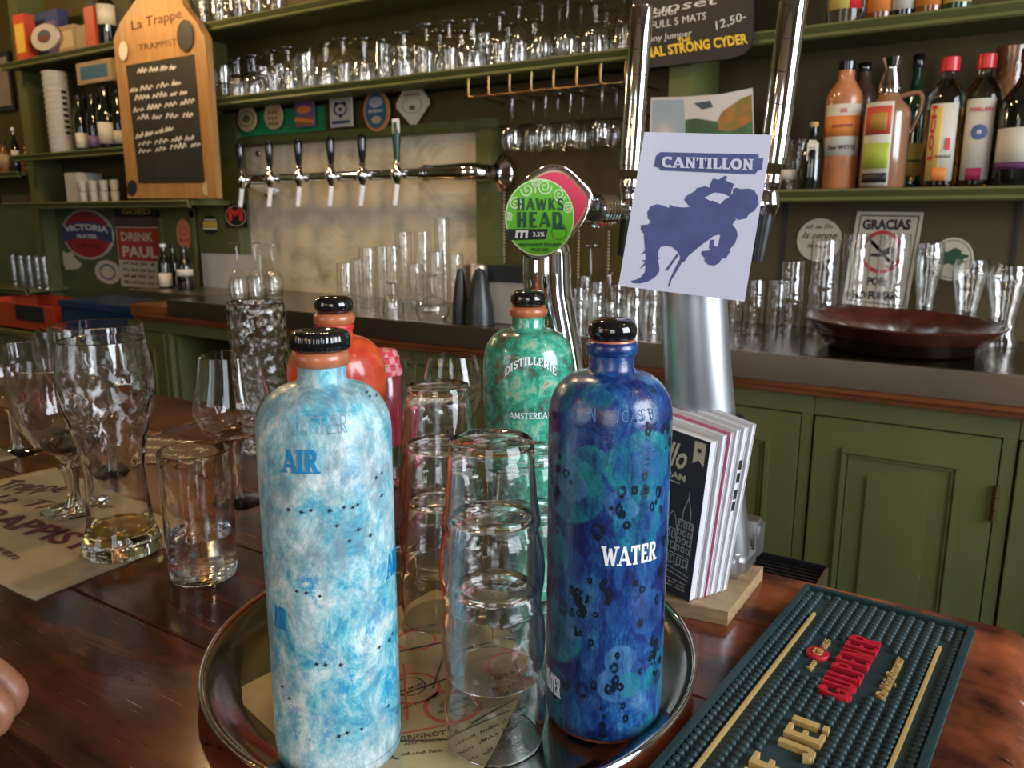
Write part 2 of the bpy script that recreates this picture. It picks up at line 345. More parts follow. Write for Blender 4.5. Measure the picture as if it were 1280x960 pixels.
GL = {'A': (.86, [([(.10, 0), (.42, 1)], .5), ([(.42, 1), (.76, 0)], 1), ([(.2, .3), (.62, .3)], .5)], [(.10, 0), (.76, 0)]),
 'B': (.74, [([(.2, 0), (.2, 1)], 1), ([(.2, .94), (.45, .94)]+ARC(.45, .74, .2, .2, 90, -90, 6)+[(.2, .54)], .7), ([(.45, .5)]+ARC(.45, .29, .23, .23, 90, -90, 6)+[(.2, .06)], .7)], []),
 'C': (.74, [(ARC(.42, .5, .30, .42, 50, 310, 12), .9), ([(.66, .7), (.66, .98)], .4)], []),
 'D': (.78, [([(.2, 0), (.2, 1)], 1), ([(.2, .94), (.4, .94)]+ARC(.38, .5, .3, .44, 85, -85, 8)+[(.2, .06)], .8)], []),
 'E': (.68, [([(.2, 0), (.2, 1)], 1), ([(.2, .94), (.62, .94)], .6), ([(.2, .5), (.52, .5)], .6), ([(.2, .06), (.62, .06)], .6), ([(.6, .7), (.6, 1)], .4), ([(.6, 0), (.6, .3)], .4)], []),
 'F': (.64, [([(.2, 0), (.2, 1)], 1), ([(.2, .94), (.6, .94)], .6), ([(.2, .5), (.5, .5)], .6)], [(.2, 0)]),
 'G': (.76, [(ARC(.42, .5, .30, .42, 50, 340, 13), .9), ([(.44, .42), (.74, .42)], .6)], []),
 'H': (.80, [([(.2, 0), (.2, 1)], 1), ([(.62, 0), (.62, 1)], 1), ([(.2, .5), (.62, .5)], .6)], [(.2, 0), (.2, 1), (.62, 0), (.62, 1)]),
 'I': (.40, [([(.2, 0), (.2, 1)], 1)], [(.2, 0), (.2, 1)]),
 'J': (.56, [([(.38, 1), (.38, .25)]+ARC(.22, .25, .16, .19, 0, -170, 6), .9)], [(.38, 1)]),
 'K': (.80, [([(.2, 0), (.2, 1)], 1), ([(.22, .42), (.62, .98)], .6), ([(.32, .55), (.68, 0)], 1)], [(.2, 0), (.2, 1)]),
 'L': (.64, [([(.2, 0), (.2, 1)], 1), ([(.2, .06), (.6, .06)], .6), ([(.58, 0), (.58, .32)], .4)], [(.2, 1)]),
 'M': (.96, [([(.16, 0), (.18, 1)], .7), ([(.18, 1), (.48, .2)], .9), ([(.48, .2), (.78, 1)], .7), ([(.80, 1), (.80, 0)], 1)], [(.16, 0), (.80, 0)]),
 'N': (.82, [([(.18, 0), (.18, 1)], .6), ([(.18, 1), (.64, 0)], 1), ([(.64, 0), (.64, 1)], .6)], [(.18, 0), (.64, 1)]),
 'O': (.80, [(ARC(.4, .5, .29, .42, 0, 360, 16), .95)], []), 'P': (.70, [([(.2, 0), (.2, 1)], 1), ([(.2, .94), (.4, .94)]+ARC(.4, .70, .22, .24, 90, -90, 6)+[(.2, .46)], .75)], [(.2, 0)]),
 'R': (.78, [([(.2, 0), (.2, 1)], 1), ([(.2, .94), (.4, .94)]+ARC(.4, .72, .2, .22, 90, -90, 6)+[(.2, .5)], .75), ([(.4, .5), (.66, 0)], .9)], [(.2, 0), (.66, 0)]),
 'S': (.64, [(ARC(.33, .73, .19, .21, 20, 250, 8)+ARC(.33, .27, .21, .21, 80, -160, 8), .8)], []),
 'T': (.72, [([(.36, 0), (.36, 1)], 1), ([(.06, .94), (.66, .94)], .6), ([(.07, .7), (.07, 1)], .4), ([(.65, .7), (.65, 1)], .4)], [(.36, 0)]),
 'U': (.78, [([(.18, 1), (.18, .32)]+ARC(.39, .32, .21, .26, 180, 360, 8)+[(.60, 1)], .85)], [(.18, 1), (.60, 1)]),
 'W': (1.06, [([(.1, 1), (.32, 0)], 1), ([(.32, 0), (.52, .9)], .5), ([(.52, .9), (.74, 0)], 1), ([(.74, 0), (.96, 1)], .5)], [(.1, 1), (.96, 1)]),
 '!': (.34, [([(.17, .28), (.17, 1)], 1.1), ([(.17, 0), (.17, .16)], 1.1)], []), ' ': (.4, [], [])}
def glyphs(s, wt=.2, serif=True, gap=0):
    vs, fs = [], []; x = 0
    def bar(p, q, w_):
        d = Vector((q[0]-p[0], q[1]-p[1])); l = d.length
        if l < 1e-5: return
        d /= l; nn = Vector((-d.y, d.x))*w_/2; k = len(vs)
        c = [(p[0]-nn.x, p[1]-nn.y), (q[0]-nn.x, q[1]-nn.y), (q[0]+nn.x, q[1]+nn.y), (p[0]+nn.x, p[1]+nn.y)]
        for z in (-.5, .5+.012*((k//8) % 9)): vs.extend([(x+a, min(1.0, max(0.0, b)), z) for a, b in c])
        fs.extend([(k, k+3, k+2, k+1), (k+4, k+5, k+6, k+7)]+[(k+i, k+(i+1) % 4, k+4+(i+1) % 4, k+4+i) for i in range(4)])
    for ch in s:
        if ch not in GL: ch = 'O'
        w_, st_, se = GL[ch]
        for pts, k in st_:
            if not serif and ch in 'ETCL' and k == .4: continue
            for i, (p, q) in enumerate(zip(pts, pts[1:])):
                e = wt*k*.22 if len(pts) > 2 else 0; d = Vector((q[0]-p[0], q[1]-p[1])); d = d/max(d.length, 1e-6)*e
                bar((p[0]-d.x, p[1]-d.y), (q[0]+d.x, q[1]+d.y), wt*k)
        if serif:
            for (a, b) in se: bar((a-wt*.8, b+(.04 if b < .5 else -.04)), (a+wt*.8, b+(.04 if b < .5 else -.04)), .09)
        x += w_+gap
    me = bpy.data.meshes.new('glyphs'); me.from_pydata(vs, [], fs); return me
def font_mesh(s, bold, shear, spacing):
    cu = bpy.data.curves.new('txt', 'FONT'); cu.body = s; cu.size = 1; cu.resolution_u = 2; cu.offset = bold; cu.shear = shear
    cu.extrude = .5; cu.space_character = spacing
    ob = bpy.data.objects.new('txt', cu); COL.objects.link(ob)
    dg = bpy.context.evaluated_depsgraph_get(); me = bpy.data.meshes.new_from_object(ob.evaluated_get(dg))
    bpy.data.objects.remove(ob); bpy.data.curves.remove(cu)
    return me
def text(name, s, mp, width, mat, parent, height=None, thick=.0004, lift=.0003, bold=.02, shear=0, u0=0, v0=0, center=True, sub=False, arc=None, spacing=1.0, slabf=None):
    if slabf is not None: me = glyphs(s, *slabf); sub = False
    else: me = font_mesh(s, bold, shear, spacing)
    me.name = name; me.materials.clear()
    if sub:
        bm = bmesh.new(); bm.from_mesh(me); bmesh.ops.remove_doubles(bm, verts=bm.verts, dist=1e-4)
        for x in [k*.15 for k in range(1, int(.7*len(s)/.15)+2)]:
            bmesh.ops.bisect_plane(bm, geom=bm.verts[:]+bm.edges[:]+bm.faces[:], plane_co=(x, 0, 0), plane_no=(1, 0, 0))
        bm.to_mesh(me); bm.free()
    xs = [v.co.x for v in me.vertices]; ys = [v.co.y for v in me.vertices]
    x0, x1, y0, y1 = min(xs), max(xs), min(ys), max(ys); k = width/(x1-x0); ky = k if height is None else height/(y1-y0)
    for v in me.vertices:
        u = (v.co.x-(x0+x1)/2 if center else v.co.x-x0)*k; q = (v.co.y-((y0+y1)/2 if center else y0))*ky
        if arc: q += arc*(1-(2*u/width)**2)
        v.co = mp(u0+u, v0+q, lift+(v.co.z+.5)*thick)
    me.update()
    return link(name, me, mat, parent, False)
def scribble(name, mp, x0, x1, z, h, mat, parent, seed=0, words=4, lift=.001):
    """a line of illegible handwriting: little slanted strokes"""
    rnd = random.Random(seed); vs, fs = [], []; x = x0
    lens = [rnd.uniform(.6, 1.4) for _ in range(words)]; tot = sum(lens)+.25*(words-1)
    for l in lens:
        wl = (x1-x0)*l/tot; n = max(3, int(wl/(h*.55)))
        for i in range(n):
            a = x+wl*i/n; b = x+wl*(i+.8)/n; zt = z+h*rnd.uniform(.5, 1); t = h*.2
            for p, q in (((a, z), (a+h*.25, zt)), ((a+h*.25, zt), (b, z+h*rnd.uniform(0, .4)))):
                k = len(vs); vs += [mp(p[0], p[1], lift), mp(p[0]+t, p[1], lift), mp(q[0]+t, q[1], lift), mp(q[0], q[1], lift)]; fs.append((k, k+1, k+2, k+3))
        x += wl+(x1-x0)*.25/tot
    o = poly(name, vs, fs, mat, parent); o['kind'] = 'stuff'; return o
def copy_tree(o, loc, label, rot=None, scale=None):
    def cp_(x, par):
        c = x.copy(); COL.objects.link(c)
        if par is not None: c.parent = par
        for ch in [q for q in SRC if q.parent == x]: cp_(ch, c)
        return c
    SRC = list(o.children_recursive)
    c = cp_(o, None); c.location = loc; c['label'] = label
    if rot is not None: c.rotation_euler = rot
    if scale is not None: c.scale = scale
    return c
ORD = ['first', 'second', 'third', 'fourth', 'fifth', 'sixth', 'seventh', 'eighth', 'ninth', 'tenth', 'eleventh', 'twelfth', 'thirteenth', 'fourteenth', 'fifteenth', 'sixteenth', 'seventeenth', 'eighteenth', 'nineteenth', 'twentieth']
YW = 2.33; ZC = .073; SF = 2.1; YC = 1.8

# ------------------------------------------------------------------ the setting
FLOORM = M('dark_floor', (.03, .022, .016), .45, var=.3, vs=6); CEIL = M('ceiling_paint', (.09, .065, .04), .8)
ROOMW = M('room_wall', (.16, .12, .07), .7)
struct(box('floor', -5.2, 2.7, -2.2, 2.5, -1.15, -1.05, FLOORM))
struct(box('ceiling', -5.2, 2.7, -2.2, 2.5, 2.6, 2.7, CEIL))
struct(box('wall_back', -5.2, 2.7, YW, YW+.12, -1.05, 2.6, WALLG))
struct(box('wall_left', -5.2, -5.08, -2.2, YW, -1.05, 2.6, DARKG))
wr = struct(box('wall_right', 2.6, 2.7, -2.2, -.25, -1.05, 2.6, ROOMW))
struct(box('wall_panel', 2.6, 2.7, 1.75, YW, -1.05, 2.6, ROOMW, wr)); struct(box('wall_panel', 2.6, 2.7, -.25, 1.75, -1.05, .1, ROOMW, wr)); struct(box('wall_panel', 2.6, 2.7, -.25, 1.75, 2.2, 2.6, ROOMW, wr))
wf = struct(box('wall_front', -5.2, -2.25, -2.2, -2.1, -1.05, 2.6, ROOMW))
for a, b, c, d in ((-1.15, .5, -1.05, 2.6), (1.7, 2.6, -1.05, 2.6), (-2.25, -1.15, -1.05, .1), (-2.25, -1.15, 1.6, 2.6), (.5, 1.7, -1.05, .1), (.5, 1.7, 1.6, 2.6)):
    box('wall_panel', a, b, -2.2, -2.1, c, d, ROOMW, wf)
def window(n, mk, w0, w1, z0, z1):
    e = bpy.data.objects.new('window_%d' % n, None); COL.objects.link(e); struct(e)
    for a, b, c, d in ((w0, w0+.05, z0, z1), (w1-.05, w1, z0, z1), (w0, w1, z0, z0+.05), (w0, w1, z1-.05, z1), ((w0+w1)/2-.02, (w0+w1)/2+.02, z0, z1)):
        x0, x1, y0, y1 = mk(a, b); box('window_frame', x0, x1, y0, y1, c, d, GREEN, e)
window(1, lambda a, b: (2.61, 2.65, a, b), -.25, 1.75, 0.1, 2.2)
window(2, lambda a, b: (a, b, -2.16, -2.12), .5, 1.7, .1, 1.6)  # unseen front windows, added to go with the front fill lights
window(3, lambda a, b: (a, b, -2.16, -2.12), -2.25, -1.15, .1, 1.6)
# dark green part of the back wall left of the marble, standing 2 cm proud
xM0 = -2.79; xM1 = -1.60
struct(box('wall_panelling', -5.05, xM0, 2.27, YW-.001, -.2, .44, DARKG))
struct(box('trim_1', -3.05, xM0+.005, 2.235, 2.27, ZC, .44, GREEN))

# marble splashback with green frame
mb = thing('marble_splashback', 'large veined cream marble slab behind the row of taps', 'splashback', (0, 0, 0))
box('slab', xM0, xM1, 2.30, YW-.001, ZC, .66, MARB, mb)
for px, py in ((607, 180), (322, 192)):
    p = at(px, py, Y=2.298); lathe('stud', [(.012, 0), (.010, .004), (0, .007)], BRASS, mb, seg=12).matrix_local = Matrix.Translation((p.x, 2.30, p.z)) @ Matrix.Rotation(PI/2, 4, 'X')
hb = struct(box('trim_2', -2.92, -.85, 2.285, YW-.002, .665, .79, WALLG))
struct(box('trim_3', xM0, -1.52, 2.262, YW-.002, .655, .69, GREEN, bev=.006))
struct(box('trim_4', xM1, -1.525, 2.262, YW-.002, ZC, .655, GREEN, bev=.006))
struct(box('trim_5', -2.93, xM0, 2.262, YW-.002, .44, .79, GREEN, bev=.005))

def shelf(label, x0, x1, z, y0=SF, thick=.031):
    t = thing('wall_shelf', label, 'shelf', (x0, y0, z))
    L_ = x1-x0
    box('board', 0, L_, .012, YW-y0-.001, -.02, 0, GREEN, t)
    pr = [(0, 0), (.02, 0), (.02, -thick), (.008, -thick), (.003, -thick+.004), (.006, -thick+.012), (.002, -thick+.016), (-.006, -.006), (-.004, -.001)]
    vs = [(0, a, b) for a, b in pr]+[(L_, a, b) for a, b in pr]; n = len(pr)
    fs = [(i, (i+1) % n, n+(i+1) % n, n+i) for i in range(n)]+[tuple(range(n)), tuple(range(n, 2*n))[::-1]]
    me = bpy.data.meshes.new('moulding'); me.from_pydata(vs, [], fs); sharp(me, .5); link('moulding', me, GREEN, t, False)
    return t
shelf('long green wall shelf crowded with upturned glasses above the marble', -2.93, -.86, .82)
shelf('green wall shelf highest up, running out of the picture above the glasses', -2.93, 2.5, 1.092)
shelf('green wall shelf at top right carrying bottles cut off by the picture', -.80, 2.5, .82)
shelf('green wall shelf carrying the clay and whisky bottles', -.80, 2.5, .44)
shelf('upper left green shelf with small boxes and a round badge', -4.27, -2.96, 1.092)
shelf('left green shelf with dark beer bottles beside the blackboard sign', -4.27, -2.96, .668)
shelf('lowest left green shelf under the blackboard sign', -4.27, -2.83, .44, y0=2.03)
shelf('far left green shelf with small glasses above the red crate', -5.05, -4.2, .02, y0=2.05)
# uprights
struct(box('trim_6', -2.96, -2.90, 2.14, YW, .44, 1.9, GREEN)); struct(box('trim_7', -4.33, -4.25, 2.2, YW, .44, 1.9, GREEN)); struct(box('trim_12', -4.33, -4.25, 2.2, 2.269, -.2, .44, GREEN))
struct(box('trim_8', -.86, -.80, 2.11, YW, .40, 1.9, GREEN))
for k, px in enumerate((977, 1262)):
    x = Xat(px, YW, .2); struct(box('trim_%d' % (9+k), x-.004, x+.004, YW-.006, YW-.001, ZC, .41, INK))

# ------------------------------------------------------------------ back counter
cb = thing('back_counter_top', 'long steel-edged back counter top on varnished wood moulding', 'counter', (0, 0, 0))
XL = Xat(208, YC, ZC)
box('steel_edge', XL, 2.5, YC, YC+.02, ZC-.06, ZC, STEEL, cb, bev=.001)
box('work_surface', XL, 2.5, YC+.02, YW-.001, ZC-.055, ZC-.0003, M('work_metal', (.20, .155, .11), .22, 1, bump=.1, bs=60), cb)
box('wood_moulding', XL-.25, 2.5, YC+.008, YC+.1, ZC-.076, ZC-.06, TRIM, cb, bev=.004)
box('lower_moulding', XL-.25, 2.5, YC+.022, YC+.1, ZC-.090, ZC-.076, TRIM, cb, bev=.003)
box('wood_end', XL-.25, XL-.003, YC+.008, YW-.001, ZC-.06, ZC-.03, TRIM, cb, bev=.003)
zt = ZC-.090
def cabinet(x0, x1, label, hinge=True, open_=False):
    t = thing('base_cabinet', label, 'cabinet', (x0, YC+.04, -1.05)); W = x1-x0; HT = zt+1.05
    for n, a in (('side_panel', 0), ('side_panel', W-.02)): box(n, a, a+.02, .02, .45, 0, HT, GREEN, t)
    box('top_rail', 0, W, 0, .02, HT-.045, HT, GREEN, t, bev=.001); box('plinth', 0, W, .01, .03, 0, .1, GREEN, t)
    box('back_panel', 0, W, .44, .45, 0, HT, BOARD, t)
    box('stile', W-.025, W-.001, 0, .02, .1, HT-.045, GREEN, t)
    if open_: return t
    d = box('door', .003, W-.028, -.004, .018, .103, HT-.048, GREEN, t, bev=.0015)
    a, b, c, e = .003, W-.028, .103, HT-.048; m = .062
    # moulding frame standing proud round a recessed field with a raised centre
    for q, (r0, hgt, wd) in enumerate(((m, .007, .012), (m+.014, .004, .006))):
        A, B, Cc, D = a+r0, b-r0, c+r0, e-r0
        for nm, (x_0, x_1, z_0, z_1) in zip(('moulding',)*4, ((A, B, Cc, Cc+wd), (A, B, D-wd, D), (A, A+wd, Cc+wd, D-wd), (B-wd, B, Cc+wd, D-wd))):
            box(nm, x_0, x_1, -.004-hgt, -.004, z_0, z_1, GREEN, d, bev=.0018)
    box('raised_field', a+m+.055, b-m-.055, -.0085, -.004, c+m+.055, e-m-.055, GREEN, d, bev=.003)
    if hinge:
        for z in (HT-.22, .3):
            for k in range(3): lathe('hinge', [(0, 0), (.006, 0), (.006, .024), (0, .024)], M('old_brass', (.30, .20, .10), .35, 1), d, (W-.026, -.008, z+k*.026), seg=10)
    return t
cxs = [Xat(1262, YC+.04, -.2), Xat(1012, YC+.04, -.2)]
wdt = cxs[0]-cxs[1]
cabinet(cxs[1], cxs[0], 'green panelled cupboard with worn edges right of the beer tower')
cabinet(cxs[0]+.001, cxs[0]+wdt, 'green cupboard at the right edge of the picture', hinge=False)
x = cxs[1]
names = ['green cupboard just left of the worn door seam, behind the booklets', 'green cupboard behind the tall steel beer column', 'green cupboard behind the green mottled bottle', 'green cupboard behind the round wine glass', 'green cupboard behind the red bottle']
for nme in names:
    cabinet(x-wdt, x-.001, nme, hinge=False); x -= wdt
xd = Xat(215, YC+.04, -.2)
cabinet(xd, x-.001, 'open green cupboard bay with a dark niche beside the dimpled glass', open_=True)
cabinet(Xat(172, YC+.04, -.2), xd-.001, 'narrow green cupboard end under the small bottles', hinge=False)

box('end_ledge', XL-.52, XL-.0005, 1.97, 2.225, ZC-.03, ZC, STEEL, cb, bev=.003)
# ------------------------------------------------------------------ the bar
bar = thing('bar_counter', 'long worn red-brown wooden bar top with rounded end', 'bar', (0, 0, 0))
BX = .046
def plank(y0, y1, xl, xr, rnd=True, mat=WOOD):
    T = .05; pr = [(xl, -T), (xl, 0)]
    if rnd: pr += [(xr-.03+.03*math.sin(a), -.03+.03*math.cos(a)) for a in [PI/2*k/8 for k in range(9)]]+[(xr, -T)]
    else: pr += [(xr, 0), (xr, -T)]
    n = len(pr); vs = []
    b = .0012
    for y, s in ((y0, b), (y0+b, 0), (y1-b, 0), (y1, b)): vs += [(px_, y, pz-(s if pz > -.02 else 0)) for px_, pz in pr]
    fs = [tuple(range(n))[::-1], tuple(range(3*n, 4*n))]
    for k in range(3): fs += [(k*n+i, k*n+(i+1) % n, (k+1)*n+(i+1) % n, (k+1)*n+i) for i in range(n)]
    me = bpy.data.meshes.new('plank'); me.from_pydata(vs, [], fs); sharp(me, .35); return link('plank', me, mat, bar, True)
for y0, y1 in ((.243, .395), (.396, .560), (.561, .700), (.701, .819)): plank(y0, y1, -5.05, BX)
plank(.820, 1.0, -5.05, -1.12, False)
box('front_panel', -5.0, BX-.06, .30, .33, -1.05, -.05, TRIM, bar); box('back_panel', -5.0, BX-.06, .74, .77, -1.05, -.05, GREEN, bar)
box('end_panel', BX-.09, BX-.06, .33, .74, -1.05, -.05, TRIM, bar)

# ------------------------------------------------------------------ steel tray with place mat
TX, TY, TR = -.385, .505, .205
tr = thing('serving_tray', 'round steel tray carrying the painted bottles and stacked tumblers', 'tray', (TX, TY, 0))
lathe('dish', [(0, .0006), (.172, .0006), (.178, .002), (.190, .010), (.198, .0155), (TR, .018), (TR+.0012, .0165), (.199, .0135), (.191, .008), (.18, .0001), (0, .0001)], TRAYM, tr, seg=96, ang=1.5)
lathe('rolled_rim', [(TR-.001+.0022*math.cos(a), .018+.0022*math.sin(a)) for a in [2*PI*k/8 for k in range(9)]], CHROME, tr, seg=96, ang=3)
ZT = .0008
mat_px = [(288, 868), (352, 838), (400, 790), (545, 752), (660, 742), (684, 800), (678, 832), (590, 960), (380, 975), (300, 905)]
mt = thing('paper_place_mat', 'worn beige printed place mat lying on the steel tray', 'place mat', (0, 0, 0))
PM = [(at(a, b, Z=ZT).x, at(a, b, Z=ZT).y) for a, b in [(288, 866), (545, 735), (690, 800), (600, 968), (440, 1010)]]
flat = frame((0, 0, ZT), (1, 0, 0), (0, 1, 0))
cxm = sum(p[0] for p in PM)/5; 
slab('sheet', [(min(max(a, -.54), -.23), b) for a, b in PM], flat, M('beige_map_paper', (.34, .27, .13), .6, col2=(.47, .39, .22), vs=14), mt, t=.0004)
ZP = ZT+.0005
def mp_at(px0, py0, px1, py1, Z):
    a = at(px0, py0, Z=Z); b = at(px1, py1, Z=Z); ux = (b-a).normalized(); uy = Vector((0, 0, 1)).cross(ux)
    return frame(a, ux, uy), (b-a).length
MRED = M('mat_red', (.50, .10, .06), .6); MBLK = M('mat_black', (.06, .05, .035), .6); MGRN = M('mat_green', (.10, .12, .06), .6)
flatp = frame((0, 0, ZP), (1, 0, 0), (0, 1, 0))
for (px, py, r0, r1, mtl) in ((520, 800, .016, .0185, MRED), (516, 860, .020, .0225, MRED), (512, 858, .012, .0133, MBLK), (565, 882, .019, .0225, MRED), (575, 882, .012, .0128, MBLK), (640, 830, .020, .0225, MRED), (625, 850, .012, .013, MBLK)):
    p = at(px, py, Z=ZP); ringmesh('printed_ring', p.x, p.y, r0, r1, flatp, mtl, mt, lift=0)
for (a, b, c, d, wd, mtl) in ((500, 815, 620, 790, .0022, MBLK), (500, 870, 570, 845, .0016, MBLK), (503, 830, 508, 900, .0018, MRED), (500, 918, 570, 905, .0016, MRED), (560, 800, 540, 860, .0016, MGRN), (590, 905, 650, 870, .0016, MBLK), (640, 800, 660, 860, .0024, MRED), (430, 930, 560, 925, .0015, MBLK), (560, 922, 660, 880, .0020, MGRN), (380, 900, 460, 935, .002, MRED)):
    f_, L_ = mp_at(a, b, c, d, ZP); slab('printed_line', rect(0, L_, 0, wd), f_, mtl, mt, t=.0002)
for k, (a, b, c, d) in enumerate(((505, 932, 560, 926), (502, 945, 552, 940), (572, 930, 640, 900), (575, 942, 650, 905), (585, 952, 640, 925), (548, 893, 586, 880), (550, 884, 584, 872), (500, 866, 530, 856), (600, 850, 650, 838), (505, 790, 545, 780), (430, 945, 500, 950), (505, 887, 550, 870))):
    f_, L_ = mp_at(a, b, c, d, ZP); scribble('printed_text', f_, 0, L_, 0, .004, MBLK, mt, k, 3, lift=.0002)
f_, L_ = mp_at(500, 928, 575, 917, ZP); text('printed_word', 'GRIGNOTTA', f_, L_, MBLK, mt, center=False, v0=.001, lift=0, thick=.0002)

# ------------------------------------------------------------------ painted stoneware bottles
R = .0435
def jug_profile(zs=0):
    p = [(0, 0), (.036, 0), (.0395, .002), (.0425, .007), (R, .014), (R, .236)]
    p += [(R-.0035+.0035*math.cos(a)-0, .236+0) for a in ()]
    for k in range(1, 9):
        a = PI/2*k/8; p.append((R-.026+.026*math.cos(a), .236+.031*math.sin(a)))
    p += [(.0162, .2685), (.0155, .271), (.0155, .279)]
    return p
def jug(name, label, x, y, mat, stopper=True, collar=None, rot=0, ring=None):
    t = thing(name, label, 'bottle', (x, y, ZT), (0, 0, rot))
    lathe('body', jug_profile(), mat, t, seg=64, ang=1.2)
    c = collar or mat
    lathe('lip_ring', [(.0155, .2785), (.0172, .2795), (.0182, .2825), (.0182, .2855), (.017, .288), (.0125, .2888), (0, .2888)], c, t, seg=40, ang=1.2)
    if stopper:
        lathe('stopper', [(0, .2885), (.0125, .2885), (.0155, .290), (.0172, .2938), (.0172, .2975), (.0155, .3015), (.0118, .3036), (0, .3042)], BLACK, t, seg=40, ang=1.2)
    return t
ax, ay = -.378, .361; wx, wy = -.238, .499
air = jug('stoneware_bottle', 'tall pale blue and white painted clay bottle lettered AIR at front left of the tray', ax, ay, AIR, False, TERRA)
lathe('ribbed_cap', [(0, .2885), (.0165, .2885), (.0185, .2905), (.0185, .2985), (.0165, .301), (.012, .3018), (.010, .3005), (0, .3005)], BLACK, air, seg=96, ang=1.0, fn=lambda a, z: 1+(.035*math.cos(a*32) if .289 < z < .3 else 0))
lathe('foot_chip_band', [(.0398, .0008), (.0432, .0065), (.0437, .012)], AIR, air, seg=64)
water = jug('stoneware_bottle', 'deep blue painted clay bottle lettered WATER at the right of the tray', wx, wy, WATER, True, WATER)
lathe('bare_clay_foot', [(.0355, -.0002), (.0398, .0022), (.0424, .0062)], TERRA, water, seg=64, ang=2, fn=lambda a, z: 1+.004*math.sin(a*5)+.003)
lathe('clay_collar', [(.0160, .2882), (.0155, .2895), (.0130, .2898)], TERRA, water, seg=40)
earth = jug('stoneware_bottle', 'green and brown mottled clay bottle standing behind the blue one', -.400, .652, EARTH, True, TERRA)
fire = jug('stoneware_bottle', 'orange-red painted clay bottle hidden behind the pale blue one', -.517, .512, FIRE, True, TERRA)
lathe('neck_band', [(.0166, .274), (.0172, .276), (.0166, .2785)], RED, fire, seg=40)
def on_bottle(px, py, bx, by, par, s, width_px, mat, shear=0, height=None, slope=0, thick=.0003, bold=.02, lift=.0002, arc=None, slabf=None):
    ph, z = cyl_hit(px, py, bx, by, R)
    d = (Vector((bx, by, 0))).length*.98
    pc = math.atan2(-by, -bx)
    w_ = width_px*d/1000/max(.25, math.cos(ph-pc))
    base = cylmap(0, 0, R, ph, z-ZT); mp = lambda u, v, k=0: base(u, v+u*slope, k)
    return text('lettering', s, mp, w_, mat, par, height=height, thick=thick, lift=lift, bold=bold, shear=shear, sub=True, arc=arc, slabf=slabf)
ABL = M('air_letter_blue', (.01, .22, .47), .4); WLT = M('water_letter_white', (.80, .84, .88), .4)
on_bottle(374, 577, ax, ay, air, 'AIR', 46, ABL, height=.0150, slabf=(.24,))
on_bottle(491, 702, ax, ay, air, 'AIR', 17, ABL, height=.0165, slabf=(.24,))
on_bottle(350, 772, ax, ay, air, 'AIR', 17, ABL, height=.0155, slabf=(.24,))
on_bottle(395, 532, ax, ay, air, 'LUTTER', 72, M('embossed_grey', (.22, .33, .40), .4), height=.012, thick=.0004, slabf=(.09, False, .1))
on_bottle(790, 694, wx, wy, water, 'WATER', 72, WLT, height=.0138, slabf=(.22,))
on_bottle(690, 852, wx, wy, water, 'WATER', 22, WLT, height=.015, slabf=(.22,))
on_bottle(782, 520, wx, wy, water, 'N LUCAS B', 84, M('embossed_blue', (.12, .28, .5), .25), height=.009, thick=.0005, slabf=(.09, False, .1))
on_bottle(664, 467, -.400, .652, earth, 'DISTILLERIE', 66, WLT, height=.0075, arc=.012, slabf=(.2,))
on_bottle(664, 520, -.400, .652, earth, 'AMSTERDAM', 56, WLT, height=.006, slabf=(.17,))
# dark painted rings and blots on the blue bottle, flat print
rs = random.Random(21); vs, fs = [], []
pcw = math.atan2(-wy, -wx); cl = [(pcw+rs.uniform(-1.5, 1.5), rs.uniform(.02, .235)) for _ in range(34)]
for _ in range(120):
    c0, c1 = rs.choice(cl); ph = c0+rs.gauss(0, .13); z = min(.24, max(.012, c1+rs.gauss(0, .010))); f0 = cylmap(0, 0, R, ph, z)
    a_ = rs.uniform(.0008, .0030); b_ = a_*rs.uniform(1.1, 1.9); hole = rs.choice((.0, .35, .5)) if a_ > .0014 else 0; n = 12; k = len(vs); ofs = rs.uniform(-.25, .25)
    for i in range(n):
        t = 2*PI*i/n; j = rs.uniform(.8, 1.15)
        vs.append(f0(a_*j*math.cos(t), b_*j*math.sin(t), .0003)); vs.append(f0(a_*hole*math.cos(t)+a_*ofs, b_*hole*math.sin(t), .0003))
    for i in range(n): q = (i+1) % n; fs.append((k+2*i, k+2*q, k+2*q+1, k+2*i+1))
b_ = poly('painted_spots', vs, fs, M('spot_ink', (.003, .010, .022), .35), water); b_['kind'] = 'stuff'
# painted birds on the pale bottle, flat print
vs, fs = [], []
rb = random.Random(3)
birds = [(361, 637), (377, 640), (389, 638), (412, 638), (430, 634), (441, 634), (447, 631), (421, 657), (448, 662), (463, 669), (371, 739), (383, 741), (400, 745), (396, 830), (407, 831), (426, 831), (474, 809), (486, 800), (490, 792), (462, 495), (470, 494), (458, 490), (477, 591), (470, 597), (477, 619), (424, 920), (434, 916), (452, 911), (353, 858), (362, 873), (437, 676), (485, 882), (496, 890)]
for px, py in birds:
    ph, z = cyl_hit(px, py, ax, ay, R); f0 = cylmap(0, 0, R, ph, z-ZT); a0 = rb.uniform(-.4, .5); s_ = rb.uniform(.7, 1.1)
    for a, l, wd in ((a0, .0026, .0005), (a0+1.3, .0019, .0006), (a0-1.0, .0016, .0005)):
        k = len(vs); dx, dz = math.cos(a)*l*s_, math.sin(a)*l*s_; nx, nz = -math.sin(a)*wd, math.cos(a)*wd
        vs += [f0(-dx, -dz, .0003), f0(nx, nz, .0003), f0(dx, dz, .0003), f0(-nx, -nz, .0003)]; fs.append((k, k+3, k+2, k+1))
b_ = poly('painted_birds', vs, fs, M('bird_ink', (.012, .018, .03), .5), air); b_['kind'] = 'stuff'

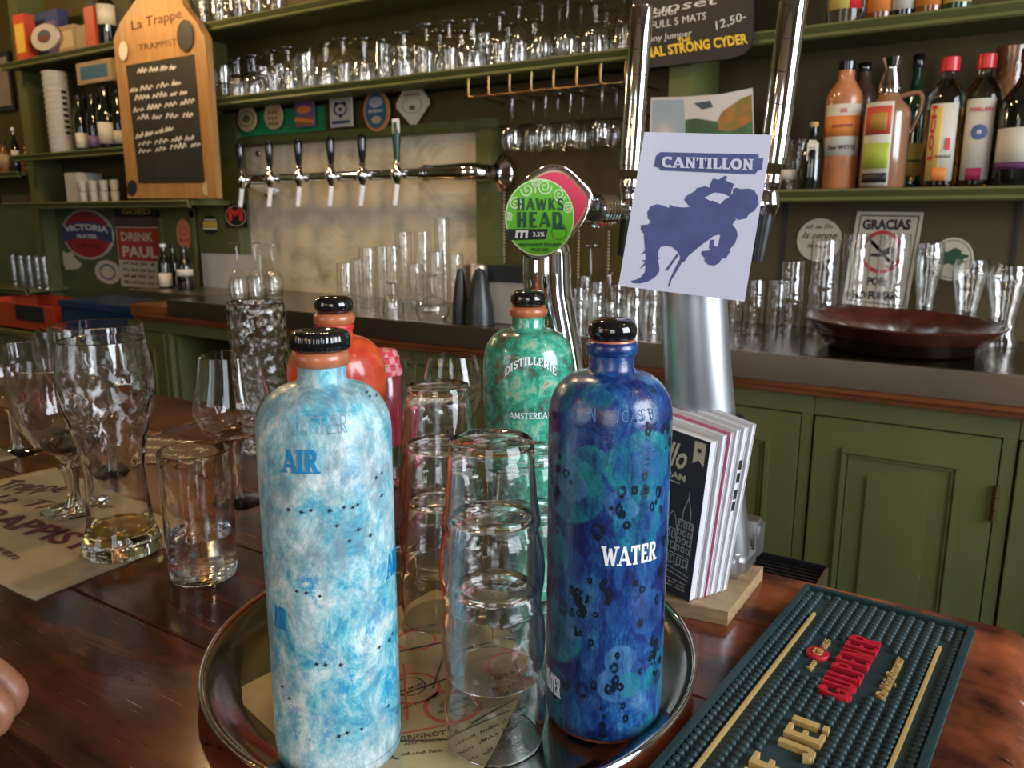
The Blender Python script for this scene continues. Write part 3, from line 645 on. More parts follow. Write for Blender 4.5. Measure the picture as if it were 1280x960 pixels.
# ------------------------------------------------------------------ stacked tumblers
def tumbler_prof():
    o = [(.0345, 0), (.0350, .006), (.0366, .016), (.0374, .028), (.0358, .042), (.0330, .052), (.0326, .056), (.0342, .0605), (.0338, .065), (.0318, .075), (.0300, .098), (.0288, .116), (.0276, .1195), (.0255, .120)]
    i = [(0, .1145), (.024, .1145), (.0258, .113)]+[(r-.0021, z) for r, z in o[::-1] if .006 < z < .112]+[(.0327, .003), (.0330, 0)]
    return [(0, .1172), (.020, .1175), (.024, .1195)]+o[::-1]+i[::-1]
proto_t = None
tl = ['top tumbler of the tall stack at the front of the tray', 'middle tumbler of the tall stack at the front of the tray', 'bottom tumbler of the tall stack at the front of the tray',
      'top tumbler of the stack right beside the pale blue bottle', 'middle tumbler of the stack right beside the pale blue bottle', 'bottom tumbler of the stack right beside the pale blue bottle',
      'upper tumbler of the short stack behind, next to the blue bottle', 'lower tumbler of the short stack behind, next to the blue bottle']
me_t = None; q = 0
for (x, y, n, ox) in ((-.294, .432, 3, .001), (-.434, .553, 3, -.001), (-.352, .578, 2, 0)):
    for k in range(n):
        z = ZT+.0005+(n-1-k)*.0527
        if me_t is None:
            o = lathe('tumbler', tumbler_prof(), GLASS, seg=64, ang=.75); me_t = o.data
        else: o = bpy.data.objects.new('tumbler', me_t); COL.objects.link(o)
        o.location = (x+ox*k, y, z); o.rotation_euler = (0, 0, k*1.3)
        tag(o, 'clear upturned '+tl[q], 'glass', 'upturned tumblers stacked on the tray'); q += 1

# ------------------------------------------------------------------ near glasses on the bar
def shell(o, t, base):
    """closed double wall from outer profile bottom->rim"""
    inner = [(max(r-t, .0005), z) for r, z in o if z > base+.002][::-1]
    ro = o[-1][0]
    for (r0, z0), (r1, z1) in zip(o, o[1:]):
        if z0 <= base <= z1: ro = r0+(r1-r0)*(base-z0)/max(z1-z0, 1e-6); break
    return [(0, o[0][1])]+o+[(o[-1][0]-t*.5, o[-1][1]+t*.35)]+inner+[(max(min(inner[-1][0]-.002, ro-t-.001), .0005), base), (0, base)]
def stemware(label, x, y, bowl, zb, rf=.034, stem=.005, kind='stemmed_glass', mat=GLASS, t=.0013, cat='glass', mid=None, group=None):
    g = thing(kind, label, cat, (x, y, 0), group=group)
    lathe('bowl', shell(bowl, t, zb+.003), mat, g, seg=48, ang=.5)
    lathe('stem', [(stem*1.5, .006), (stem, .014)]+(mid or [(stem, .03)])+[(stem, zb-.008), (stem*1.8, zb+.0005)], GLASS, g, seg=24, ang=1.5)
    lathe('foot', [(0, 0), (rf-.001, 0), (rf, .001), (rf-.001, .002), (rf*.6, .0035), (stem*2, .0065), (0, .0065)], GLASS, g, seg=48, ang=1.3)
    return g
# wheat beer glass
wz = thing('wheat_beer_glass', 'tall dimpled wheat beer glass standing on the beige bar towel', 'glass', (-.832, .478, .0038))
wo = [(.040, 0), (.0415, .004), (.0415, .014), (.038, .020), (.0345, .035), (.032, .065), (.031, .090), (.033, .115), (.039, .140), (.0455, .165), (.0485, .188), (.0482, .205), (.0460, .225), (.0440, .240)]
lathe('glass_body', shell(wo, .0022, .024), DIMPW, wz, seg=64, ang=.5)
lathe('beer_dregs', [(0, .0236), (.0325, .0236), (.0330, .0275), (0, .0275)], glass_real('beer', (.95, .75, .25), ior=1.33), wz, seg=40)
# goblet
gb = stemware('large round beer goblet with dark dregs behind the wheat beer glass', -1.002, .518, [(.007, .072), (.020, .078), (.038, .092), (.052, .115), (.0585, .140), (.0595, .165), (.058, .190)], .072, .040, .0085, 'goblet', mid=[(.0075, .03), (.0105, .055), (.012, .06)])
lathe('beer_dregs', [(0, .0740), (.012, .0760), (.025, .0825), (.0365, .0915), (0, .0925)], glass_real('dark_beer', (.06, .02, .01), ior=1.33), gb, seg=40)
gb.location.z = .0038
# water tumbler
wt = thing('water_glass', 'short straight glass a third full of water at the corner of the bar towel', 'glass', (-.706, .491, .0004))
lathe('glass_body', shell([(.033, 0), (.0345, .002), (.0350, .02), (.0356, .08), (.0362, .137)], .0017, .012), GLASSW, wt, seg=56, ang=.5)
lathe('water', [(0, .0117), (.0320, .0117), (.0336, .016), (.0340, .048), (0, .048)], WATERM, wt, seg=56, ang=1.0)
# snifter
stemware('tulip shaped stemmed glass behind the water glass', -.855, .658, [(.006, .086), (.018, .089), (.036, .096), (.048, .112), (.0515, .128), (.047, .150), (.041, .175), (.038, .199)], .086, .034, .0045, 'tulip_glass', mid=[(.0045, .035), (.007, .045), (.0045, .055)])
# big dimpled glass
p = at(332, 560, Z=0)
dg_ = thing('beer_mug', 'big straight dimpled beer glass beside the red bottle', 'glass', (p.x, p.y, 0)); hz = zy(p.x, p.y, 378)
lathe('glass_body', shell([(.036, 0), (.039, .003), (.041, .05), (.0435, hz*.6), (.046, hz)], .004, .018), DIMPLE, dg_, seg=56, ang=.5)
# round wine glass behind the stack
p = at(568, 610, Z=0)
hz = zy(p.x, p.y, 444)
stemware('round balloon wine glass behind the upturned tumblers', p.x, p.y, [(.005, hz-.098), (.018, hz-.095), (.032, hz-.082), (.0405, hz-.060), (.0415, hz-.045), (.037, hz-.02), (.031, hz)], hz-.098, .034, .0042, 'wine_glass')
p = at(497, 600, Z=0); hz = zy(p.x, p.y, 453)
lg = thing('flared_glass', 'flared clear glass half hidden behind the pale blue bottle', 'glass', (p.x, p.y, 0))
lathe('glass_body', shell([(.026, 0), (.028, .003), (.027, .03), (.029, .1), (.033, hz)], .0015, .010), GLASS, lg, seg=48, ang=.5)
# glasses further back on the left part of the bar
def gob(label, px, py, top, rb_, kind='goblet', st=.4):
    p = at(px, py, Z=0); hz = zy(p.x, p.y, top); zb = hz*st
    return stemware(label, p.x, p.y, [(.007, zb), (rb_*.4, zb+.006), (rb_*.8, zb+(hz-zb)*.25), (rb_, zb+(hz-zb)*.55), (rb_*.97, zb+(hz-zb)*.8), (rb_*.93, hz)], zb, .036, .007, kind)
gob('wide rimmed goblet standing directly behind the wheat beer glass', 140, 590, 405, .066)
gob('clear goblet further left behind the round beer goblet', 22, 565, 425, .052)
gob('squat stemmed glass between the two far goblets', 88, 538, 412, .040)
tb = at(0, 560, Z=0)

# red checked cloth bundle and cup behind the pale bottle
p = at(480, 560, Z=0); hz = zy(p.x, p.y, 436)
ck = M('red_check', (.60, .04, .07), .6)
def checkmat():
    m = bpy.data.materials.new('red_white_check'); N, L, P = nt(m); c = N.new('ShaderNodeTexChecker'); c.inputs['Scale'].default_value = 90
    c.inputs[1].default_value = (.62, .03, .07, 1); c.inputs[2].default_value = (.72, .30, .34, 1); L.new(objvec(N, L), c.inputs[0]); L.new(c.outputs[0], P.inputs[0]); P.inputs['Roughness'].default_value = .6; return m
cup = thing('jam_jar', 'small jar with red checked cloth lid behind the pale blue bottle', 'jar', (p.x, p.y, 0))
lathe('jar_body', [(0, 0), (.030, 0), (.033, .01), (.033, hz-.05), (.025, hz-.03), (0, hz-.03)], M('dark_jam', (.22, .015, .03), .15, coat=.8), cup)
lathe('cloth_lid', [(.036, hz-.04), (.030, hz-.025), (.029, hz-.012), (.024, hz-.002), (.01, hz), (0, hz)], checkmat(), cup, fn=lambda a, z: 1+.05*math.sin(9*a)*(1 if z < hz-.02 else .2))

# ------------------------------------------------------------------ beige bar towel with maroon print
TW = M('beige_cotton', (.40, .33, .21), .9, var=.12, vs=5, bump=.5, bs=900)
tow = thing('bar_towel', 'beige cotton bar towel with maroon lettering under the wheat beer glass', 'towel', (0, 0, 0))
cp4 = [at(45, 752, Z=0), at(248, 668, Z=0), at(70, 586, Z=0), at(-190, 640, Z=0)]
n = 26; vs = []; fs = []
for lay in (1, 0):
    for i in range(n+1):
        for j in range(n+1):
            u, v = i/n, j/n; p = (cp4[0]*(1-u)+cp4[1]*u)*(1-v)+(cp4[3]*(1-u)+cp4[2]*u)*v
            e = min(u, v, 1-u, 1-v); nn = noise.noise(Vector((u*3, v*3, 2)))
            p = p+Vector((noise.noise(Vector((u*5, v*5, 7)))*.004, noise.noise(Vector((u*5, 9, v*5)))*.004, 0))
            vs.append((p.x, p.y, (.0020+.0012*max(0, nn)*(1 if e > .1 else 2)) if lay else .0002))
m_ = (n+1)**2
for i in range(n):
    for j in range(n):
        a = i*(n+1)+j; fs.append((a, a+n+1, a+n+2, a+1)); fs.append((m_+a, m_+a+1, m_+a+n+2, m_+a+n+1))
for k in range(n):
    for a, b in ((k, k+1), (n*(n+1)+k+1, n*(n+1)+k), ((k+1)*(n+1), k*(n+1)), (k*(n+1)+n, (k+1)*(n+1)+n)): fs.append((a, b, m_+b, m_+a))
poly('cloth', vs, fs, TW, tow, True)
MAR = M('maroon_print', (.10, .008, .03), .8)
def towel_text(s, a, b, h, shear=0, bold=.02, v0=0):
    f_, L_ = mp_at(*a, *b, .0028); text('lettering', s, f_, L_, MAR, tow, height=h, center=False, lift=.0004, thick=.0003, shear=shear, bold=bold, v0=v0)
towel_text('TRAPPIST', (-58, 640), (98, 690), .036)
towel_text('La Trappe', (-60, 612), (66, 620), .05, .3, .0)
towel_text('La Trappe', (-30, 628), (125, 652), .035, .4, -.005)
towel_text('brouwen', (-40, 668), (16, 700), .012, .2, 0)
t2 = thing('bar_towel', 'corner of a second beige towel at the left picture edge', 'towel', (0, 0, 0))
slab('cloth', [tuple(at(a, b, Z=0).xy) for a, b in ((21, 573), (-4, 560), (-120, 562), (-90, 596))], frame((0, 0, .0003), (1, 0, 0), (0, 1, 0)), TW, t2, t=.0022)
# thin metal strip and scrap of printed paper
st = box('metal_strip', -1.02, -1.005, .62, .98, .0002, .003, CHROME); tag(st, 'thin steel strip let into the far bar top between the glasses', 'strip')
a, b = at(170, 552, Z=.002), at(255, 524, Z=.002); d = b-a
st.data.clear_geometry()
nrm = Vector((-d.y, d.x, 0)).normalized()*.005
vs = [a-nrm, b-nrm, b+nrm, a+nrm]; vs = [Vector((v.x, v.y, .0003)) for v in vs]+[Vector((v.x, v.y, .004)) for v in vs]
st.data.from_pydata([tuple(v) for v in vs], [], [(0, 3, 2, 1), (4, 5, 6, 7), (0, 1, 5, 4), (1, 2, 6, 5), (2, 3, 7, 6), (3, 0, 4, 7)]); st.data.update()
ps = thing('paper_strip', 'dark printed card with slanting cream lettering lying behind the water glass', 'card', (0, 0, 0))
q4 = [tuple(at(a, b, Z=0).xy) for a, b in ((185, 545), (285, 562), (262, 580), (178, 580))]
slab('card', q4, frame((0, 0, .0003), (1, 0, 0), (0, 1, 0)), M('brown_card', (.06, .025, .016), .5), ps, t=.0012)
for k, (a, b, c, d) in enumerate(((182, 549, 236, 552), (182, 559, 262, 563), (182, 569, 262, 573), (185, 577, 240, 579))):
    f_, L_ = mp_at(a, b, c, d, .0016); scribble('cream_lettering', f_, 0, L_, -.006, .016, CREAM, ps, k+20, 3, lift=.0002)

# ------------------------------------------------------------------ rubber bar mat
bl, br, tl_, tr_ = at(820, 960, Z=0), at(1158, 960, Z=0), at(1012, 738, Z=0), at(1212, 793, Z=0)
uy = (((tl_-bl).normalized()+(tr_-br).normalized())/2).normalized(); ux = Vector((uy.y, -uy.x, 0))
MW = .152; ML = .50
org = (tl_+tr_)/2-uy*ML-ux*MW/2
mo = thing('bar_mat', 'dark green rubber nubbed bar mat with raised red and gold lettering', 'mat', tuple(org), (0, 0, math.atan2(ux.y, ux.x)))
RUB = M('green_rubber', (.012, .040, .046), .55, var=.15, vs=20)
box('base', .003, MW-.003, .003, ML-.003, .0002, .0035, RUB, mo)
for a, b, c, d in ((0, .0065, 0, ML), (MW-.0065, MW, 0, ML), (.0065, MW-.0065, 0, .0065), (.0065, MW-.0065, ML-.0065, ML)):
    box('rim', a, b, c, d, .0001, .0082, RUB, mo, bev=.0009)
inv = Matrix.Rotation(-mo.rotation_euler.z, 3, 'Z')
def loc(px, py, Z=.006): return inv @ (at(px, py, Z=Z)-org)
GOLDM = M('gold_rubber', (.48, .33, .12), .5); REDM = M('red_rubber', (.52, .012, .03), .45)
# reserved zones (local coords) where no nubs stand
def uvec(a, b): d = (b-a); return d
g0, g1 = loc(1052, 880), loc(1112, 790)       # GULPENER base line (reads away from us, up is left)
zones = []
def zone(cx_, cy_, hx, hy): zones.append((cx_-hx, cx_+hx, cy_-hy, cy_+hy))
mid = loc(1063, 833); GU = (mid.x, mid.y)
c1 = loc(1022, 816); c2 = loc(1115, 846); c3 = loc(1003, 924); c4 = loc(930, 1010)
zone(GU[0], GU[1], .0165, .055); zone(c1.x, c1.y, .012, .036); zone(c2.x, c2.y, .0075, .040); zone(c3.x, c3.y+.001, .017, .030); zone(c4.x, c3.y-.075, .017, .048)
l1, l2 = loc(1018, 766), loc(1175, 808)
zone(l1.x, ML/2-.02, .0045, ML/2); zone(l2.x, ML/2-.03, .0045, ML/2-.005)
box('gold_line', l1.x-.0016, l1.x+.0016, .01, l1.y, .0034, .0068, GOLDM, mo, bev=.0005)
box('gold_line', l2.x-.0016, l2.x+.0016, .01, l2.y, .0034, .0068, GOLDM, mo, bev=.0005)
nb = []; nx = 17; px_ = (MW-.019)/(nx-1); ny = int((ML-.017)/.0072)
for i in range(nx):
    for j in range(ny):
        x_ = .0095+i*px_; y_ = .010+j*.0072+(.0036 if i % 2 else 0)
        if y_ > ML-.009 or any(a < x_ < b and c < y_ < d for a, b, c, d in zones): continue
        nb.append((x_, y_))
vs, fs = [], []
for x_, y_ in nb:
    k = len(vs); prf = ((.0031, .0030), (.0029, .0062), (.0018, .0070)); s8 = 8
    for r_, z_ in prf:
        for t_ in range(s8): vs.append((x_+r_*math.cos(2*PI*t_/s8), y_+r_*math.sin(2*PI*t_/s8), z_))
    for q in range(2):
        for t_ in range(s8): fs.append((k+q*s8+t_, k+q*s8+(t_+1) % s8, k+(q+1)*s8+(t_+1) % s8, k+(q+1)*s8+t_))
    fs.append(tuple(k+2*s8+t_ for t_ in range(s8)))
o = poly('nubs', vs, fs, RUB, mo, True); o['kind'] = 'stuff'
def mat_text(s, cx_, cy_, length, h, mat, thick=.004, bold=.02, shear=0, z=.0034, slabf=None):
    f_ = frame((cx_, cy_, z), (0, 1, 0), (-1, 0, 0)); return text('lettering', s, f_, length, mat, mo, height=h, thick=thick, bold=bold, shear=shear, lift=0, slabf=slabf)
mat_text('GULPENER', GU[0], GU[1], .108, .0255, REDM, .0045, slabf=(.18, False, .07))
mat_text('De Vrije Brouwer', c2.x, c2.y, .072, .0105, GOLDM, .003, .012, .35)
mat_text('JE!', c3.x, c3.y, .046, .026, GOLDM, .0045, slabf=(.22, False, .08))
mat_text('GEEF', c4.x, c3.y-.075, .080, .026, GOLDM, .0045, slabf=(.22, False, .08))
d_ = lathe('red_disc', [(0, .0034), (.0095, .0034), (.0095, .0062), (.009, .0068), (0, .0068)], REDM, mo, (c1.x, c1.y, 0), seg=36)
mat_text('GB', c1.x, c1.y, .011, .008, GOLDM, .001, .01, 0, .0068)
mat_text('Anno', c1.x+.001, c1.y-.021, .016, .0055, GOLDM, .0025, .02); mat_text('1825', c1.x+.001, c1.y+.021, .016, .0055, GOLDM, .0025, .02)

# ------------------------------------------------------------------ wooden block, booklets
BLK = M('pale_plywood', (.34, .23, .12), .5, var=.25, vs=10, stretch=(2, 14, 14))
wf_, wr_, wl_ = at(910, 765, Z=.0145), at(957, 705, Z=.0145), at(800, 743, Z=.0145)
wr_ = wf_+(wr_-wf_)*.93; wbk_ = wl_+wr_-wf_
wbk = thing('wooden_block', 'pale plywood block under the booklets and the beer column', 'board', (0, 0, 0))
slab('ply_board', [tuple(v.xy) for v in (wl_, wf_, wr_, wbk_)], frame((0, 0, .0004), (1, 0, 0), (0, 1, 0)), BLK, wbk, t=.0141)
COVER = M('dark_cover', (.020, .024, .042), .4); PAGE = M('page_edges', (.58, .58, .62), .7, var=.15, vs=40, stretch=(1, 120, .05))
DW = M('silver_drawing', (.42, .42, .45), .5)
blab = [('booklet with black cover and line drawing of gabled houses leaning against the beer column', 'front', .011), ('white booklet directly behind the black covered one', 'w', .006), ('booklet with a pink edge in the middle of the leaning stack', 'p', .004), ('thin white booklet third from the back of the leaning stack', 'w', .006), ('white booklet with black index marks on its edge', 'm', .007), ('rearmost white booklet of the leaning stack', 'w', .005)]
bo = Vector((-.237, .680, .0148)); off = 0; ang = math.radians(-15.5)
for k, (lb, kd, th) in enumerate(blab):
    a = ang-k*.012
    o = thing('booklet', lb, 'booklet', (bo.x+off*.50, bo.y+off*.98, bo.z+.0003), (0, math.radians(5.2+k*.4), a), group='booklets leaning on the plywood block')
    BHt = .163+.002*k-(.003 if k == 0 else 0)
    box('pages', -.106, -.0008, .0006, th-.0006, .0005, BHt, PAGE, o)
    cm = {'front': COVER, 'w': WHITE, 'm': WHITE, 'p': M('pink_cover', (.65, .18, .28), .5)}[kd]
    box('cover', -.107, 0, 0, .0005, 0, BHt+.0008, cm, o); box('cover', -.107, 0, th-.0005, th, 0, BHt+.0008, WHITE, o)
    if kd == 'm':
        for z in (.13, .117, .10, .088): box('index_mark', -.0009, .0002, .001, th-.0015, z, z+.009, INK, o)
    if k == 0:
        f_ = frame((-.107, 0, 0), (1, 0, 0), (0, 0, 1)); W_ = .107
        text('lettering', 'Hello', f_, .050, CREAM, o, height=.024, u0=.060, v0=.138, shear=.35, bold=.02)
        text('lettering', 'AMSTERDAM', f_, .066, CREAM, o, height=.0065, u0=.053, v0=.1185, bold=.02)
        slab('line', rect(.055, .08, .1115, .1125), f_, CREAM, o, t=.0002, lift=.0002)
        slab('ribbon', [(.091, .158), (.103, .158), (.103, .136), (.097, .141), (.091, .136)], f_, CREAM, o, t=.0002, lift=.0002)
        slab('ribbon_mark', [(.097+.0035*(1 if i % 2 else .4)*math.cos(i*PI/5+.3), .150+.0035*(1 if i % 2 else .4)*math.sin(i*PI/5+.3)) for i in range(10)], f_, COVER, o, t=.0002, lift=.0005)
        seg_ = []
        def L2(*p): seg_.extend(zip(p, p[1:]))
        def house(x0, x1, z0, z1, top, rows=3, cols=3):
            L2((x0, z0), (x0, z1)); L2((x1, z0), (x1, z1)); L2((x0, z1), (x1, z1)); xm = (x0+x1)/2; w2 = (x1-x0)/2
            if top == 'gable': L2((x0, z1), (x0+w2*.3, z1+.006), (x0+w2*.5, z1+.012), (xm, z1+.018), (x1-w2*.5, z1+.012), (x1-w2*.3, z1+.006), (x1, z1))
            elif top == 'tower': L2((xm-w2*.5, z1), (xm-w2*.5, z1+.010), (xm, z1+.024), (xm+w2*.5, z1+.010), (xm+w2*.5, z1)); L2((xm, z1+.024), (xm, z1+.03))
            elif top == 'step': L2((x0, z1), (x0, z1+.004), (x0+w2*.33, z1+.004), (x0+w2*.33, z1+.008), (x0+w2*.66, z1+.008), (x0+w2*.66, z1+.012), (x1-w2*.66, z1+.012), (x1-w2*.66, z1+.008), (x1-w2*.33, z1+.008), (x1-w2*.33, z1+.004), (x1, z1+.004), (x1, z1))
            for i in range(rows):
                for j in range(cols):
                    a_ = x0+(x1-x0)*(j+.22)/cols; b_ = x0+(x1-x0)*(j+.78)/cols; c_ = z0+(z1-z0)*(i+.2)/rows; d_ = z0+(z1-z0)*(i+.8)/rows
                    L2((a_, c_), (b_, c_), (b_, d_), (a_, d_), (a_, c_))
        house(.008, .028, .045, .075, 'gable'); house(.030, .046, .042, .082, 'step', 4, 2); house(.048, .068, .048, .082, 'tower', 3, 3); house(.070, .084, .044, .066, 'gable', 2, 2); house(.084, .101, .045, .078, 'tower', 4, 3)
        house(.050, .066, .030, .045, 'x', 2, 3); house(.072, .1, .030, .042, 'x', 1, 4)
        L2((.004, .04), (.03, .034), (.06, .028), (.09, .026), (.103, .024)); L2((.004, .036), (.03, .03), (.06, .024), (.103, .02))
        L2(*[(.03+.0025*i, .03+.003*abs(math.sin(i*1.1))) for i in range(28)])
        vs, fs = [], []
        for (x0, z0), (x1, z1) in seg_:
            d = Vector((x1-x0, z1-z0)); nn = Vector((-d.y, d.x)).normalized()*.0005; kk = len(vs)
            vs += [f_(x0-nn.x, z0-nn.y, .0005), f_(x1-nn.x, z1-nn.y, .0005), f_(x1+nn.x, z1+nn.y, .0005), f_(x0+nn.x, z0+nn.y, .0005)]; fs.append((kk, kk+1, kk+2, kk+3))
        q = poly('line_drawing', vs, fs, DW, o); q['kind'] = 'stuff'
        for z, n_ in ((.0145, 6), (.011, 5), (.0075, 5)): scribble('small_print', f_, .04, .1, z, .002, CREAM, o, int(z*1e4), n_, lift=.0005)
    off += th+.0012

# ------------------------------------------------------------------ beer columns
def fD(px, py, f): return at(px, py, D=f/(cp-(py-480)/F*sp))
def pole_(name, pts, f, mat, par, o, seg=24, sub=8, flat=1.0):
    return tube(name, [fD(x, y, f)-o for x, y, r in pts], [r for *_, r in pts], mat, par, seg=seg, sub=sub, flat=flat)
base2 = fD(905, 715, .775); base2.z = .0148
t2_ = thing('beer_column', 'tall brushed steel beer column standing on the plywood block behind the booklets', 'beer tap', tuple(base2))
o2 = base2
b0 = Vector((0, 0, 0))
pole_('shaft', [(868, 240, .030), (868, 300, .031), (867, 370, .0315), (871, 450, .0325), (876, 515, .0335), (878, 530, .029)], .775, BRUSHED, t2_, o2)
pole_('chrome_leg', [(880, 522, .031), (893, 570, .026), (900, 620, .0245), (905, 665, .0245), (906, 694, .0245)], .775, SATIN, t2_, o2)
fo = fD(908, 700, .775)-o2; box('foot', fo.x-.025, fo.x+.025, fo.y-.026, fo.y+.026, 0, .026, SATIN, t2_, bev=.007)
bb = fD(938, 672, .81)-o2
box('rear_bracket', bb.x-.014, bb.x+.012, bb.y-.012, bb.y+.014, 0, .042, SATIN, t2_, bev=.004)
def lens(par, px, py, f, o, pts, redmat, depth=.03, turn=-.25):
    """rounded triangular chrome housing; pts are outline offsets (pixels) around px,py"""
    c = fD(px, py, f)-o; D = f/(cp-(py-480)/F*sp)
    fx = Vector((cy, sy, 0)); fx = (fx+Vector((-sy, cy, 0))*turn).normalized(); fm = frame(c, fx, (0, 0, 1)); k = D/1000
    P2 = [((x-px)*k*1.05, -(y-py)*k) for x, y in pts]
    sm = []
    for i in range(len(P2)):
        p0, p1, p2, p3 = P2[i-1], P2[i], P2[(i+1) % len(P2)], P2[(i+2) % len(P2)]
        for t in (0, .25, .5, .75): sm.append(tuple(.5*((2*p1[q])+(p2[q]-p0[q])*t+(2*p0[q]-5*p1[q]+4*p2[q]-p3[q])*t*t+(3*p1[q]-p0[q]-3*p2[q]+p3[q])*t**3) for q in (0, 1)))
    n = len(sm); cx_ = sum(p[0] for p in sm)/n; cz_ = sum(p[1] for p in sm)/n
    vs, fs = [], []
    layers = [(.30, -depth), (.62, -depth*.93), (.86, -depth*.7), (.98, -depth*.35), (1.02, -.004), (1.0, .0020), (.955, .0036), (.90, .0030), (.875, .0002)]
    for s_, w_ in layers: vs += [fm(cx_+(u-cx_)*s_, cz_+(v-cz_)*s_, w_) for u, v in sm]
    for q in range(len(layers)-1): fs += [(q*n+i, q*n+(i+1) % n, (q+1)*n+(i+1) % n, (q+1)*n+i) for i in range(n)]
    fs.append(tuple(range(n))[::-1])
    me = bpy.data.meshes.new('tap_housing'); me.from_pydata([tuple(v) for v in vs], [], fs); sharp(me, 1.0); link('tap_housing', me, CHROME, par)
    slab('face_plate', [(cx_+(u-cx_)*.885, cz_+(v-cz_)*.885) for u, v in sm], fm, M('cream_rim', (.45, .33, .2), .4), par, t=.0004)
    slab('face_plate', [(cx_+(u-cx_)*.84, cz_+(v-cz_)*.84) for u, v in sm], fm, redmat, par, t=.0012)
    return fm, k
def tap(par, o, f, hp, ringy, joint, spout, r, conn):
    """cylindrical mirrored handle, ring, collar, valve body, spout and side connector"""
    a, b = fD(*hp[0], f)-o, fD(*hp[1], f)-o; d = (a-b); L_ = d.length; q = d.to_track_quat('Z', 'Y').to_matrix().to_4x4()
    h = lathe('handle', [(0, 0), (r*.94, 0), (r*.94, .004), (r, .005), (r, L_-.003), (r*.9, L_), (0, L_)], CHROME, par, seg=44, ang=.6); h.matrix_local = Matrix.Translation(b) @ q
    cap = lathe('handle_cap', [(r*1.03, L_-.006), (r*1.06, L_), (r*.8, L_+.003), (0, L_+.003)], BLACKP, par, seg=20); cap.matrix_local = h.matrix_local
    ns = int(L_/.027)
    for i in range(1, ns+1):
        z = i*L_/(ns+.6); s_ = lathe('seam', [(r*1.012, z-.0004), (r*1.012, z+.0004)], INK, h, seg=44, fn=None); 
        for v in s_.data.vertices: v.co.z += v.co.x*.35
    g = lathe('black_ring', [(r*.9, -.011), (r*1.06, -.010), (r*1.06, -.001), (r*.9, 0)], BLACKP, par, seg=28); g.matrix_local = h.matrix_local
    j = fD(*joint, f)-o; s = fD(*spout, f)-o
    u = d.normalized(); tube('collar', [b-u*.010, b-u*.018, b-u*.024, j], [r*.86, r*.9, r*.75, r*.7], CHROME, par, seg=20)
    tube('valve_body', [j+u*.012, j, j-u*.012], [r*.75, r*1.0, r*.7], CHROME, par, seg=20)
    tube('spout', [j-u*.006, j.lerp(s, .4)+u*.002, s], [r*.75, r*.7, r*.55], BLACKP, par, seg=16)
    c = conn-o; e = j
    tube('connector', [c, c.lerp(e, .5), e], [r*1.0, r*.8, r*.55], CHROME, par, seg=20)
    return c, e
tap(t2_, o2, .80, ((995, -20), (965, 205)), 0, (958, 255), (946, 326), .0128, fD(880, 262, .775))
lens(t2_, 868, 262, .752, o2, [(820, 240), (840, 215), (880, 208), (905, 225), (918, 245), (908, 285), (885, 312), (860, 322), (838, 312), (824, 285)], RED, .02, 0)
base1 = fD(688, 640, .87); base1.z = .0002
t1_ = thing('beer_column', 'polished chrome beer column with round green and red tap badge behind the green bottle', 'beer tap', tuple(base1)); o1 = base1
pole_('shaft', [(684, 302, .021), (684, 316, .0255), (684, 340, .0262), (686, 372, .0258), (694, 420, .0268), (702, 480, .029), (706, 560, .032)], .87, CHROME, t1_, o1)
p = fD(706, 560, .87)-o1
lathe('foot', [(0, 0), (.038, 0), (.040, .004), (.036, .02), (.031, p.z+.005), (0, p.z+.005)], CHROME, t1_, (p.x, p.y, 0), seg=40)
ol = [(643, 250), (655, 228), (680, 210), (705, 209), (726, 226), (741, 246), (733, 272), (712, 300), (692, 316), (673, 324), (655, 316), (644, 296), (638, 272)]
GRD = M('lime_green', (.13, .50, .02), .4); DG = M('forest_ink', (.01, .07, .035), .5); LG = M('pale_lime', (.55, .75, .40), .45)
PINK = M('raspberry_red', (.62, .03, .08), .4)
fm, k1 = lens(t1_, 688, 265, .84, o1, ol, PINK, .035, .22)
px0, py0 = 688, 265
cu_, cv_ = (674-px0)*k1*1.05, -(272-py0)*k1; rd = 47*k1
dsk = slab('green_badge', [(cu_+rd*.94*math.cos(a), cv_+rd*math.sin(a)) for a in [2*PI*i/48 for i in range(48)]], fm, GRD, t1_, t=.002, lift=.002)
ringmesh('badge_rim', cu_, cv_, rd*.965, rd*1.0, fm, LG, t1_, lift=.0042, n=48, sx=.94)
ft = lambda u, v, w_=0: fm(cu_+u, cv_+v, .0042+w_)
text('lettering', 'HAWKS', ft, rd*1.25, DG, t1_, height=rd*.31, v0=rd*.35, u0=rd*.02, slabf=(.2, False, .08))
text('lettering', 'HEAD', ft, rd*1.22, DG, t1_, height=rd*.40, v0=-rd*.05, u0=rd*.0, slabf=(.23, False, .08))
slab('banner', [(-rd*.93, -rd*.29), (rd*.22, -rd*.29), (rd*.15, -rd*.56), (-rd*.86, -rd*.58)], ft, INK, t1_, t=.0003)
text('lettering', 'ITI', ft, rd*.36, WHITE, t1_, height=rd*.2, u0=-rd*.50, v0=-rd*.43, bold=.05, lift=.0006, shear=.1); text('lettering', '3.5%', ft, rd*.32, WHITE, t1_, height=rd*.12, u0=rd*-.04, v0=-rd*.43, bold=.02, lift=.0006)
text('lettering', 'SESSION NEW ZEALAND', ft, rd*1.15, DG, t1_, height=rd*.08, v0=-rd*.70, bold=.01); text('lettering', 'PALE ALE', ft, rd*.46, DG, t1_, height=rd*.08, v0=-rd*.83, bold=.01)
slab('small_mountain', [(rd*.34, -rd*.30), (rd*.47, -rd*.2), (rd*.52, -rd*.24), (rd*.58, -rd*.18), (rd*.72, -rd*.30)], ft, DG, t1_, t=.0003)
ringmesh('small_seal', rd*.53, -rd*.36, rd*.2, rd*.215, ft, DG, t1_, lift=.0004)
